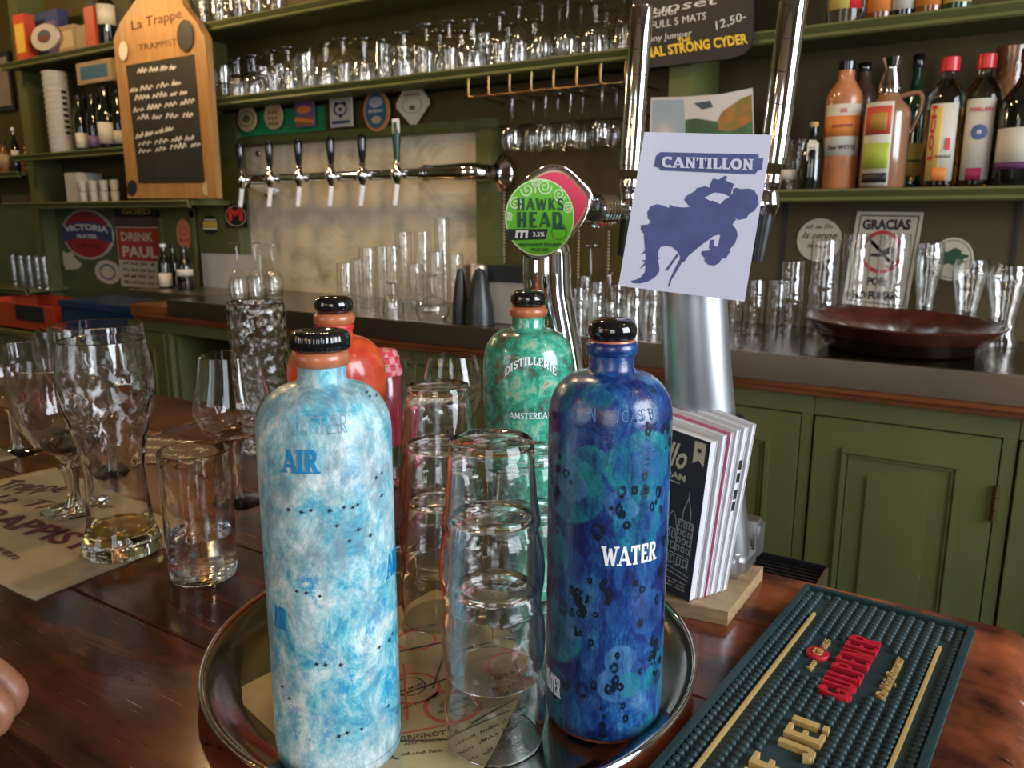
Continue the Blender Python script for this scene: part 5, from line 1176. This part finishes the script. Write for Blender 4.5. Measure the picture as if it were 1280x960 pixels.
def btext(B, s, wfrac, v, hgt, mat, a=0, bold=.02, shear=0, vert=False):
    t, r, hh, pc = B; mp = cylmap(0, 0, r+.0022, pc+math.asin(a), v*hh)
    if vert: mp2 = lambda u, q, k=0: mp(-q, u, k)
    else: mp2 = mp
    return text('lettering', s, mp2, wfrac*(hh if vert else 2*r), mat, t, height=hgt, bold=bold, shear=shear, sub=True, thick=.0003, lift=.0003)
LB = M('label_white', (.55, .52, .44), .6); OR2 = M('label_orange', (.62, .20, .04), .6); YL = M('label_yellow', (.62, .46, .12), .6)
Z1 = .4402; Ym = 2.17
B = bottle('tall terracotta bottle with white and orange label', 'clay', 1047, 77, 43, Z1, Ym, CLAY, BLACK, [(-.93, .93, .26, .66, LB), (-.93, .93, .41, .57, OR2)], 'clay_bottle')
btext(B, 'Zeer WYTTE', .8, .325, .010, INK); btext(B, 'JENEVER', .6, .49, .008, M('label_ink_brown', (.2, .05, .02), .6)); btext(B, 'XX', .2, .61, .010, RED)
bottle('dark brown clay bottle behind the terracotta one', 'clay', 1068, 79, 36, Z1, 2.26, CLAY2, BLACK, [], 'clay_bottle')
B = bottle('brown jug with handle and red and green picture label', 'clay', 1101, 103, 54, Z1, 2.16, M('glazed_brown', (.25, .12, .06), .2, coat=.8), CLAY2, [(-.9, .25, .02, .80, LB), (-.84, .18, .05, .14, INK), (-.84, .18, .18, .42, M('lime_picture', (.35, .42, .05), .6)), (-.84, .18, .50, .76, M('picture_red', (.50, .07, .04), .6)), (-.65, .0, .54, .70, M('picture_gold', (.40, .22, .04), .6))], 'clay_jug')
t, r, hh, pc = B
tube('handle', [((r*.4)*math.cos(pc+1.5), (r*.4)*math.sin(pc+1.5), hh*.86), ((r*1.25)*math.cos(pc+1.5), (r*1.25)*math.sin(pc+1.5), hh*.88), ((r*1.35)*math.cos(pc+1.5), (r*1.35)*math.sin(pc+1.5), hh*.72), (r*.99*math.cos(pc+1.5), r*.99*math.sin(pc+1.5), hh*.52)], .006, M('glazed_brown', (.25, .12, .06), .2), t)
lathe('pourer', [(r*.5, hh*.9), (r*.5, hh*.97), (r*.28, hh*1.12), (r*.3, hh*1.14), (r*.48, hh*1.22), (0, hh*1.22)], CHROME, t)
bottle('dark green wine bottle with yellow label behind the jug handle', 'wine', 1133, 68, 32, Z1, 2.27, GRB, BLACK, [(-.9, .9, .1, .34, YL), (-.8, .8, .2, .22, MGRN)], 'wine_bottle')
CLR = glass_real('bottle_glass', (.93, .95, .9))
B = bottle('clear whisky bottle with red cap and yellow and white number label', 'whisky', 1172, 72, 44, Z1, 2.17, CLR, REDC, [(-.72, .62, .05, .64, LB), (-.7, -.1, .06, .62, YL), (-.4, .3, .05, .15, OR2)], 'whisky_bottle', liquid=AMB)
btext(B, '1', .12, .33, .026, RED, .25, .05); btext(B, 'LOCH', .42, .42, .012, RED, -.52, .04, 0, True); btext(B, 'SINGLE', .4, .235, .006, INK, .1)
B = bottle('clear whisky bottle with red cap and cream label with a blue round picture', 'whisky', 1216, 68, 44, Z1, 2.17, CLR, REDC, [(-.72, .66, .05, .66, LB), (-.45, .3, .05, .14, M('label_magenta', (.30, .01, .06), .6))], 'whisky_bottle', liquid=AMB)
btext(B, 'PORLAIN', .6, .58, .009, RED, 0, .02); t, r, hh, pc = B; mp = cylmap(0, 0, r+.0015, pc, .41*hh); [ringmesh('round_picture', 0, 0, a_, b_, mp, mm, t, .0004) for a_, b_, mm in ((.0005, .005, LB), (.005, .010, M('picture_blue', (.06, .10, .28), .5)), (.010, .0165, M('picture_blue', (.06, .10, .28), .5)))]
bottle('dark bottle with cream label and purple band at the right picture edge', 'wine', 1270, 60, 58, Z1, 2.15, DGB, BLACK, [(-.9, .9, .14, .42, LB), (-.9, .9, .12, .17, M('label_purple', (.09, .02, .10), .6))], 'wine_bottle')
# textured amber decanter behind
X = Xat(1246, 2.27, Z1); hh = zy(X, 2.27, 60)-Z1; t = thing('decanter', 'textured amber glass cone behind the whisky bottles', 'decanter', (X, 2.262, Z1)); lathe('body', [(0, 0), (.045, 0), (.05, .01), (.046, hh*.4), (.03, hh*.8), (.034, hh), (0, hh)], M('amber_texture', (.20, .08, .02), .15, coat=.8, bump=1, bs=120), t)
B = bottle('small dark stoppered bottle with a hanging cream tag, left of the terracotta one', 'beer', 1012, 153, 25, Z1, 2.14, DGB, M('cork', (.45, .28, .13), .8), [], 'small_bottle')
t, r, hh, pc = B; mp = cylmap(0, 0, r+.0008, pc, hh*.60)
slab('paper_tag', [(-.013, -.028), (.014, -.028), (.014, .012), (.006, .020), (-.006, .020), (-.013, .012)], mp, CREAM, t, t=.0006); scribble('tag_writing', lambda u, v, w_=0: mp(-v, u, w_), -.02, .005, -.006, .006, INK, t, 6, 2, lift=.001); scribble('tag_writing', lambda u, v, w_=0: mp(-v, u, w_), -.02, .005, .004, .006, INK, t, 7, 2, lift=.001)
bottle('small clear bottle beside the right mirrored tap handle', 'beer', 985, 175, 24, Z1, 2.16, THIN, BLACKP, [(-.8, .8, .2, .4, LB)], 'small_bottle')
X = Xat(1000, 2.25, Z1); glass('ribbed_glass', 'ribbed glass jar behind the small tagged bottle', 'mug', X, 2.25, Z1, .13, .05, False, group='jar', ribs=16, mat=THIN)
# upper right shelf, bottles cut by the frame
Z2 = .8202
for k, (px, w_, m_, c_, lb) in enumerate(((1055, 44, CLR, YL, 'bottle with yellow and red label on the top right shelf'), (1098, 34, M('amber_bottle', (.15, .05, .012), .1, coat=.7), OR2, 'amber bottle second on the top right shelf'), (1128, 30, DGB, LB, 'dark bottle third on the top right shelf'), (1160, 34, M('amber_bottle', (.15, .05, .012), .1), OR2, 'amber bottle with orange label fourth on the top right shelf'), (1195, 34, GRB, YL, 'green bottle fifth on the top right shelf'))):
    bottle(lb, 'whisky', px, -150, w_, Z2, 2.17, m_, BLACK, [(-.9, .9, .07, .5, c_)] if k else [(-.9, .9, .12, .5, YL), (.2, .8, .12, .4, RED)], 'spirit_bottle', h=.28)
# ------------------------------------------------------------------ chalkboard, postcard
ck_ = thing('chalkboard', 'black rounded chalkboard with yellow cider lettering hung at the top centre', 'chalkboard', (0, 0, 0))
YK = 2.093
KP = [fD(790, -60, 1.9)]
def km(px, py, w_=0):
    p = at(px, py, Y=YK); return Vector((p.x, p.y-w_, p.z))
pslab('board', [(793, -80), (942, -110), (943, -20), (943, 48), (939, 60), (930, 69), (916, 74), (880, 78), (793, 88)], BOARD, ck_, km, .012)
YI = M('chalk_yellow', (.75, .50, .03), .6)
ptext('GINAL STRONG CYDER', 796, 76, 937, 55.5, 13, YI, ck_, km, bold=.03, lift=.0125)
ptext('THE', 850, 56, 866, 53.5, 6.5, YI, ck_, km, bold=.03, lift=.0125)
for s_, x0, y0, x1, y1, hh in (('Sunset', 800, 22, 900, 6, 11), ('Cider', 815, 24, 852, 18, 10), ('FULL 5 MATS', 816, 38, 886, 25, 9), ('Henny Jumper', 800, 58, 868, 48, 10), ('12,50-', 898, 40, 936, 27, 12)):
    ptext(s_, x0, y0, x1, y1, hh, CHALK, ck_, km, bold=0, shear=.2, lift=.0125)
pc_ = thing('landscape_picture', 'curling landscape postcard of autumn trees and blue water above the laminated sheet', 'picture', (0, 0, 0))
YP = 2.108
def qm(px, py, w_=0):
    p = at(px, py, Y=YP); return Vector((p.x, p.y-w_, p.z))
pslab('card', [(814, 122), (856, 121), (900, 118), (941, 110), (943, 180), (812, 180)], M('sky_print', (.50, .47, .45), .4, coat=.4), pc_, qm, .002)
pslab('print_water', [(816, 125), (855, 124), (858, 178), (815, 178)], M('lake_print', (.25, .33, .40), .3, coat=.5), pc_, qm, .0003, .002)
pslab('print_hills', [(857, 150), (870, 148), (896, 152), (905, 146), (941, 140), (942, 178), (857, 178)], M('hill_print', (.03, .07, .03), .5, col2=(.06, .16, .05), vs=12), pc_, qm, .0003, .002)
pslab('print_trees', [(897, 152), (903, 140), (914, 132), (926, 124), (940, 118), (941, 150), (930, 158), (912, 164), (898, 162)], M('autumn_print', (.40, .14, .03), .6, col2=(.14, .15, .03), vs=40), pc_, qm, .0003, .0024)
pslab('print_cloud', [(868, 129), (888, 126), (892, 134), (878, 137)], M('dark_cloud', (.05, .06, .08), .6), pc_, qm, .0003, .0024)
# small upright tube glasses and bead chains
for px, y0, y1 in ((630, 196, 372), (762, 290, 352), (724, 268, 352)):
    Y = YW-.012; X = Xat(px, Y, .4); z0, z1 = zy(X, Y, y1), zy(X, Y, y0); n = int((z1-z0)/.0105)
    t = thing('bead_chain', {630: 'long vertical chain of pale beads beside the marble frame', 762: 'short bead chain hanging right of the chrome beer column', 724: 'short bead chain hanging directly behind the chrome beer column'}[px], 'bead chain', (X, Y, z1))
    bm = bmesh.new()
    for i in range(n): bmesh.ops.create_icosphere(bm, subdivisions=1, radius=.0045, matrix=Matrix.Translation((0, 0, -i*.0105)))
    me = bpy.data.meshes.new('beads'); bm.to_mesh(me); bm.free(); o = link('beads', me, M('bead', (.45, .38, .26), .3), t); o['kind'] = 'stuff'

# ------------------------------------------------------------------ left side: blackboard sign
YS = 2.05
bs = thing('wooden_menu_board', 'bottle shaped pine board with chalked menu leaning at upper left', 'menu board', (0, 0, 0))
def sm(px, py, w_=0):
    p = at(px, py, Y=YS); return Vector((p.x, p.y-w_, p.z))
pslab('board', [(160, 248), (270, 248), (256, 46), (246, 28), (230, 8), (216, -25), (182, -25), (168, 2), (150, 28), (142, 48), (143, 62)], PINE, bs, sm, -.03)
pslab('side_rail', [(262, 248), (273, 248), (258, 46), (250, 34)], PINE, bs, sm, .008); pslab('bottom_rail', [(162, 232), (264, 230), (265, 248), (161, 248)], PINE, bs, sm, .006)
pslab('chalk_panel', [(158, 82), (243, 68), (256, 228), (174, 229)], BOARD, bs, sm, .002, .0005)
BRN = M('burnt_brown', (.06, .02, .008), .6)
ptext('La Trappe', 166, 42, 229, 26, 16, BRN, bs, sm, bold=.0, shear=.2, lift=.001); ptext('TRAPPIST', 174, 64, 222, 56, 8, BRN, bs, sm, bold=0, lift=.001)
for x_, y_, a_, b_, mm in ((233, 45, 10, 20, INK), (156, 64, 5.5, 12, CREAM), (167, 235, 6, 10, INK), (261, 236, 6, 9, BR)):
    pslab('oval_label', [(x_+a_*math.cos(t), y_+b_*math.sin(t)) for t in [2*PI*i/20 for i in range(20)]], mm, bs, sm, .001, .0065)
for k, (x0, y0, x1, y1) in enumerate(((172, 92, 220, 87), (163, 116, 226, 106), (169, 126, 234, 118), (167, 141, 244, 129), (172, 150, 242, 147), (170, 174, 218, 163), (173, 183, 243, 175), (174, 192, 251, 183))):
    L_ = math.hypot(x1-x0, y1-y0); c, q = (x1-x0)/L_, (y1-y0)/L_
    scribble('chalk_writing', lambda u, v, w_=0, x0=x0, y0=y0, c=c, q=q: sm(x0+u*c, y0+u*q-v, .0032), 0, L_, 0, 8, CHALK, bs, k, 4)
# items on the left shelves
def lbox(label, name, px0, px1, top, z, y, dep, mat, mat2=None, txt=None):
    x0, x1 = Xat(px0, y, z), Xat(px1, y, z); h = zy((x0+x1)/2, y, top)-z
    t = thing(name, label, 'box', (x0, y, z+.0004)); box('body', 0, x1-x0, 0, dep, 0, h, mat, t, bev=.002)
    if mat2: box('label', (x1-x0)*.12, (x1-x0)*.88, -.001, .0002, h*.2, h*.8, mat2, t)
    if txt: text('lettering', txt, frame((( x1-x0)/2, -.0012, h*.5), (1, 0, 0), (0, 0, 1)), (x1-x0)*.6, INK, t, lift=0)
    return t
zl1, zl2, zl3 = 1.092, .668, .44
t = thing('round_plaque', 'round white plaque with dark centre on the upper left shelf', 'plaque', (0, 0, 0)); m = wall_map(58, 47, 2.13)
slab('disc', ell(0, 0, 16.5, 16.5, 28), m, M('plaque_white', (.5, .47, .42), .5), t, t=.01); slab('centre', ell(0, 1, 8, 8, 20), m, M('plaque_blue', (.06, .08, .12), .5), t, t=.002, lift=.01); slab('centre', ell(0, -2, 7, 4, 14), m, M('plaque_red', (.16, .04, .03), .5), t, t=.002, lift=.0115)
BGX = M('beige_box', (.34, .24, .13), .7, var=.1); 
lbox('small beige box beside the round plaque on the upper left shelf', 'small_box', 74, 95, 32, zl1, 2.14, .06, BGX, BR)
lbox('second small beige box on the upper left shelf', 'small_box', 96, 108, 32, zl1, 2.14, .06, BGX)
lbox('orange-red packet standing on the upper left shelf', 'packet', 109, 121, 8, zl1, 2.14, .05, M('orange_red', (.50, .06, .02), .5))
lbox('red packet at the far left of the upper left shelf', 'packet', 22, 36, 18, zl1, 2.14, .05, M('orange_red', (.50, .06, .02), .5), GOLDP)
lbox('dark blue carton behind the round plaque', 'carton', 48, 78, 14, zl1, 2.23, .05, NAVY, PUR)
bottle('dark bottle with white label on the upper left shelf', 'wine', 137, -25, 24, zl1, 2.17, DGB, BLACK, [(-.9, .9, .32, .62, LB)], 'spirit_bottle'); bottle('steel grey bottle left of the white labelled one', 'wine', 121, -20, 18, zl1, 2.2, M('grey_bottle', (.08, .1, .12), .2), BLACK, [], 'spirit_bottle')
# second shelf
X = Xat(79, 2.16, zl2); h = zy(X, 2.16, 90)-zl2
t = thing('cup_stack', 'tall stack of ribbed white cups on the left shelf', 'cups', (X, 2.16, zl2+.0004)); pr = [(0, 0)]; nr = 14
for i in range(nr): pr += [(.050, h*i/nr+.001), (.056, h*(i+.85)/nr), (.050, h*(i+.95)/nr)]
lathe('cups', pr+[(.05, h), (0, h)], M('cup_white', (.42, .40, .36), .5), t, seg=32, ang=.5)
for i in range(nr-6): o = slab('slot', rect(-.008, .016, h*(i+3.2)/nr, h*(i+3.7)/nr), cylmap(0, 0, .056, math.atan2(-2.16, -X)+.5, 0), BLACKP, t, t=.0006)
for k, (px, w_, top, yy, pt) in enumerate(((104, 15, 120, 2.14, [(-.9, .9, .05, .32, LB)]), (120, 16, 118, 2.14, [(-.9, .9, .05, .25, PUR)]), (137, 24, 108, 2.15, [(-.92, .92, .08, .42, LB)]), (152, 16, 112, 2.16, [(-.9, .9, .08, .3, LB)]), (112, 14, 118, 2.24, []), (129, 14, 118, 2.24, []))):
    bottle('dark small beer bottle beside the white cup stack, %s of its group' % ORD[k], 'beer', px, top, w_, zl2, yy, DGB, BLACKP, pt, 'beer_bottle', group='dark bottles left of the menu board')
zz = zy(Xat(120, 2.14, zl2+.2), 2.14, 100)
lbox('printed beige carton lying on top of the dark beer bottles', 'carton', 97, 141, 76, zy(Xat(120, 2.14, .9), 2.14, 106), 2.11, .10, BGX, TEAL)
# niche
box_t = lbox('white carton in the dark niche under the left shelf', 'carton', 84, 100, 216, zl3, 2.12, .12, M('carton_white', (.40, .38, .34), .6))
for k in range(8):
    X = Xat(106+(k % 4)*13, 2.12, zl3); cz = zl3+.0004+(k//4)*.048
    o = lathe('cup', [(0, 0), (.016, 0), (.020, .045), (.017, .045), (.014, .006), (0, .006)], M('cup_white', (.42, .40, .36), .5), None, seg=20); o.location = (X, 2.12, cz)
    tag(o, 'small white cup in the left niche, %s of the %s row' % (ORD[k % 4], ('lower', 'upper')[k//4]), 'cup', 'small white cups in the niche')
# wall signs
YV = 2.268
t = thing('round_beer_sign', 'large round red sign with a dark blue lettered band', 'sign', (0, 0, 0)); m = wall_map(110, 293, YV)
slab('rim', ell(0, 0, 31.5, 31.5, 40), m, M('plaque_white', (.5, .47, .42), .5), t, t=.006); slab('field', ell(0, 0, 29, 29, 40), m, M('sign_red', (.36, .015, .02), .5), t, t=.001, lift=.006)
slab('band', [(-31, 9), (-16, 14), (0, 16), (16, 14), (31, 9), (31, -10), (16, -6), (0, -5), (-16, -6), (-31, -10)], m, NAVY, t, t=.001, lift=.007)
text('lettering', 'VICTORIA', m, 54, WHITE, t, height=8, v0=6, lift=.0085, bold=.04, arc=3); text('lettering', 'WATER', m, 26, WHITE, t, height=5, v0=-2.5, lift=.0085)
scribble('small_print', m, -14, 14, -16, 4, M('sign_dark_red', (.15, .01, .01), .5), t, 3, 4, lift=.0085)
t = thing('round_sticker', 'round cream sticker with blue centre under the large red sign', 'sticker', (0, 0, 0)); m = wall_map(135, 340, YV)
slab('disc', ell(0, 0, 16, 15, 28), m, CREAM, t, t=.002); ringmesh('ring', 0, 0, 8, 10, m, NAVY, t, .0024); slab('centre', rect(-9, 9, -2, 2), m, CREAM, t, t=.0003, lift=.0026)
t = thing('shaped_sticker', 'pale animal shaped sticker left under the large red sign', 'sticker', (0, 0, 0)); m = wall_map(88, 326, YV)
slab('shape', [(-8, 12), (-3, 9), (3, 12), (6, 4), (14, -4), (10, -9), (-6, -12), (-9, -4)], m, CREAM, t, t=.002)
t = thing('price_sign', 'red and cream lettered sign beside the pilaster', 'sign', (0, 0, 0)); m = wall_map(176, 320, YV)
DK = M('sign_dark', (.10, .07, .05), .6)
slab('plate', rect(-28, 29, -40, 62), m, CREAM, t, t=.003); slab('dark_panel', rect(-28, 29, 48, 62), m, INK, t, t=.0004, lift=.003); slab('grey_panel', rect(-28, 29, 36, 48), m, DK, t, t=.0004, lift=.003)
slab('red_panel', rect(-27, 29, -6, 35), m, M('sign_orange_red', (.42, .04, .025), .5), t, t=.0004, lift=.003)
text('lettering', 'DRINK', m, 40, CREAM, t, height=11, v0=24, u0=-2, lift=.0036); text('lettering', 'PAUL', m, 44, CREAM, t, height=14, v0=5, lift=.0036, bold=.03); text('lettering', 'GOED', m, 36, GOLDP, t, height=7, v0=55, lift=.0036)
for z in (-12, -20, -28, -36): scribble('small_print', m, -24, 25, z, 5, DK, t, int(-z), 5, lift=.0036)
t = thing('small_plaque', 'small cream plaque with print under the red and cream sign', 'plaque', (0, 0, 0)); m = wall_map(181, 371, YV)
slab('plate', rect(-18, 18, -9, 9), m, CREAM, t, t=.003); scribble('small_print', m, -15, 15, 0, 5, DK, t, 8, 3, lift=.0034); scribble('small_print', m, -15, 15, -7, 5, DK, t, 9, 3, lift=.0034)
# pilaster with recessed panel
xp0, xp1 = Xat(206, 2.25, .2), Xat(250, 2.25, .2)
pz = struct(box('trim_11', xp0, xp1, 2.235, 2.268, -.2, .41, GREEN))
for a, b, c, d in ((xp0, xp0+.025, -.15, .40), (xp1-.025, xp1, -.15, .40), (xp0, xp1, .37, .40)): box('moulding', a, b, 2.228, 2.236, c, d, GREEN, pz, bev=.002)
def sticker(label, px, py, pts, mat, Y, fn=None):
    t = thing('wall_sticker', label, 'sticker', (0, 0, 0)); m = wall_map(px, py, Y); slab('plate', pts, m, mat, t, t=.0015)
    if fn: fn(t, m)
sticker('oval orange sticker on the narrow green pilaster', 230, 293, ell(0, 0, 9.5, 19, 24), M('sticker_orange', (.60, .20, .09), .5), 2.234, lambda t, m: (ringmesh('ring', 0, 4, 4, 5, m, RED, t, .002), scribble('print', m, -6, 6, -9, 4, RED, t, 1, 2, .002)))
sticker('round black sticker with yellow and white band left of the letter sticker', 263, 281, ell(0, 0, 11, 12, 24), INK, 2.234, lambda t, m: (slab('band', rect(-9, 9, -3, 4), m, GOLDP, t, .0004, .0016), slab('band', rect(-9, 8, -6, -3.5), m, CREAM, t, .0004, .0016), slab('band', rect(-7, 8, 5, 7), m, CREAM, t, .0004, .0016)))
sticker('square black sticker with a big red letter M', 295, 270, rect(-14, 14, -15, 15), INK, 2.234, lambda t, m: (text('lettering', 'M', m, 18, M('letter_red', (.60, .04, .03), .5), t, height=16, v0=2, bold=.05, lift=.0018), ringmesh('gold_ring', 0, 0, 12, 13, m, BR, t, .0017)))
t = box('tile_panel', Xat(252, 2.22, .15), Xat(324, 2.22, .15), 2.224, 2.234, ZC+.0005, zy(Xat(290, 2.22, .2), 2.22, 318), M('tile_white', (.50, .50, .46), .4)); tag(t, 'plain white splash panel behind the left wine glasses', 'panel')
G4 = 'small beer bottles on the counter end'
bottle('small bottle with white foil neck at the left end of the back counter', 'beer', 208, 305, 17, ZC, 2.10, DGB, WHITE, [(-.9, .9, .05, .35, LB)], 'beer_bottle', group=G4)
bottle('small dark bottle standing behind the white necked one', 'beer', 219, 307, 15, ZC, 2.17, DGB, BLACKP, [], 'beer_bottle', group=G4)
bottle('small dark bottle with pale band label under the orange sticker', 'beer', 233, 308, 21, ZC, 2.10, DGB, BLACKP, [(-.92, .92, .33, .48, LB)], 'beer_bottle', group=G4)
# low cupboard with crate and blue box
zlow = -.17
lc = thing('low_cupboard', 'low green cupboard far left carrying the crate', 'cupboard', (-5.05, 1.86, -1.05)); box('body', 0, 2.04, 0, .40, 0, zlow+1.05, DARKG, lc); box('top', 0, 2.04, -.01, .40, zlow+1.05, zlow+1.07, GREEN, lc, bev=.003)
zc0 = zlow+.0204
x0, x1 = Xat(-30, 1.9, -.05), Xat(66, 1.9, -.05); h = zy(x1, 1.9, 384)-zc0
cr = thing('beer_crate', 'red plastic crate at the far left below the shelf of small glasses', 'crate', (x0, 1.9, zc0)); CRM = M('crate_red', (.42, .045, .015), .4); W_ = x1-x0
for nme, (a, b, c, d, e, f) in (('bottom', (0, W_, 0, .3, 0, .01)), ('side', (0, W_, 0, .008, 0, h*.4)), ('side', (0, W_, 0, .008, h*.75, h)), ('side', (0, W_*.55, 0, .008, h*.4, h*.75)), ('side', (W_*.85, W_, 0, .008, h*.4, h*.75)), ('side', (0, .008, .008, .3, 0, h)), ('side', (W_-.008, W_, .008, .3, 0, h)), ('side', (0, W_, .292, .3, 0, h))): box(nme, a, b, c, d, e, f, CRM, cr)
x0, x1 = Xat(76, 1.88, -.05), Xat(166, 1.88, -.05); h = zy((x0+x1)/2, 1.88, 379)-zc0
bb_ = thing('blue_box', 'dark blue box beside the red crate', 'box', (x0, 1.88, zc0)); box('body', 0, x1-x0, 0, .25, 0, h-.03, M('box_blue', (.008, .03, .09), .35), bb_, bev=.004); box('lid', -.006, x1-x0+.006, -.006, .256, h-.03, h, M('box_blue', (.008, .03, .09), .35), bb_, bev=.004)
for k, px in enumerate((20, 30, 40, 50, 59)): glass('tumbler', 'small glass on the far left shelf, %s from left' % ORD[k], 'straight', Xat(px, 2.12, .02), 2.12, .0205, .16, .022, True, group='small glasses on the far left shelf')
fr = thing('picture_frame', 'dark framed picture on the wall at the far left edge', 'picture', (0, 0, 0)); m = wall_map(8, 103, YW-.001)
slab('frame', rect(-16, 11, -36, 36), m, BLACKP, fr, t=.02); slab('print', rect(-12, 8, -30, 30), m, M('grey_print', (.20, .17, .16), .6, col2=(.32, .28, .22), vs=12), fr, t=.001, lift=.02)
for lb, px, py, hx, hy, mt_ in (('small pale poster right of the dark picture frame', 35, 85, 9, 15, M('pale_poster', (.36, .28, .22), .6)), ('small reddish poster below the pale one at the far left', 42, 118, 6, 16, M('rust_poster', (.25, .07, .03), .6)), ('brown poster at the left edge under the shelf of brown jars', 20, 262, 16, 18, M('brown_poster', (.22, .17, .07), .6)), ('orange brown poster near the left niche', 44, 262, 8, 20, M('rust_poster', (.25, .07, .03), .6))):
    t = thing('poster', lb, 'poster', (0, 0, 0)); m = wall_map(px, py, YW-.001); slab('sheet', rect(-hx, hx, -hy, hy), m, mt_, t, t=.002); scribble('print', m, -hx*.7, hx*.7, -hy*.4, 5, DK, t, px, 2, .0022); scribble('print', m, -hx*.7, hx*.7, hy*.3, 5, DK, t, px+1, 2, .0022)

# ------------------------------------------------------------------ hand resting on the near edge of the bar
SKIN = M('skin', (.30, .13, .075), .45, sub=.2, var=.12, vs=40, bump=.25, bs=220)
hd = thing('person', 'part of a hand with curled fingers resting on the bar at lower left', 'person', (0, 0, 0))
d0 = Vector((cy, sy, 0)); n0 = Vector((sy, -cy, 0))     # d0 to the right of the view, n0 towards us
T1 = at(20, 888, Z=.014); T2 = T1+n0*.0225+d0*.004; T3 = T2+n0*.021-d0*.004; T4 = T3+n0*.019-d0*.012
pts = []; rad = []; ed = []
def V(p, r): pts.append(tuple(p)); rad.append(r); return len(pts)-1
wr0 = T3-d0*.135+Vector((0, 0, .040)); root = V(wr0, .027); arm = V(wr0-d0*.09+Vector((0, 0, .0))+n0*.04, .031); arm2 = V(wr0-d0*.18+Vector((0, 0, -.0))+n0*.10, .036); ed += [(root, arm), (arm, arm2)]
for T, l in ((T1, .9), (T2, 1.0), (T3, .95), (T4, .8)):
    mc = T-d0*.058*l+Vector((0, 0, .038)); pp = T-d0*.018*l+Vector((0, 0, .036)); dp = T+d0*.004*l+Vector((0, 0, .015)); tp = T-d0*.008+Vector((0, 0, -.003))
    pm_ = V(wr0.lerp(mc, .5), .017); a = V(mc, .0125); b = V(pp, .0108); c = V(dp, .0102); e = V(tp, .0088)
    ed += [(root, pm_), (pm_, a), (a, b), (b, c), (c, e)]
th0 = V(wr0-n0*.022+d0*.02-Vector((0, 0, .012)), .017); th1 = V(wr0-n0*.046+d0*.055-Vector((0, 0, .022)), .0125); th2 = V(wr0-n0*.056+d0*.085-Vector((0, 0, .024)), .0105)
ed += [(root, th0), (th0, th1), (th1, th2)]
me = bpy.data.meshes.new('hand'); me.from_pydata(pts, ed, []); o = link('hand', me, SKIN, hd, False)
sk = o.modifiers.new('skin', 'SKIN'); sk.use_smooth_shade = True
for i, r in enumerate(rad): me.skin_vertices[0].data[i].radius = (r, r)
me.skin_vertices[0].data[0].use_root = True
o.modifiers.new('sub', 'SUBSURF').levels = 2; o.modifiers['sub'].render_levels = 2

box('dark_emblem', W_*.0+(Xat(20, 1.9, -.05)-cr.location.x), Xat(55, 1.9, -.05)-cr.location.x, -.004, .0, h*.30, h*.72, INK, cr)
# bottles and jars on the small far left shelf
shelf('small far left shelf with brown jars under the dark picture frame', -5.05, -4.36, .60, y0=2.16)
AMB2 = M('brown_jar', (.16, .06, .02), .2, coat=.6)
for k, (px, w_, top, mt_, cp2, pt, lb) in enumerate(((8, 16, 178, AMB2, BLACKP, [(-.9, .9, .2, .6, BGX)], 'brown jar bottle with beige label at the far left edge'), (22, 10, 160, DGB, WHITE, [(-.9, .9, .3, .5, LB)], 'slim bottle with white neck between the brown jars at the far left'), (36, 15, 184, AMB2, ORG, [(-.9, .9, .2, .7, M('rust_poster', (.25, .07, .03), .6))], 'brown jar bottle with orange cap at the far left'))):
    bottle(lb, 'beer', px, top, w_, .60, 2.24, mt_, cp2, pt, 'jar_bottle')
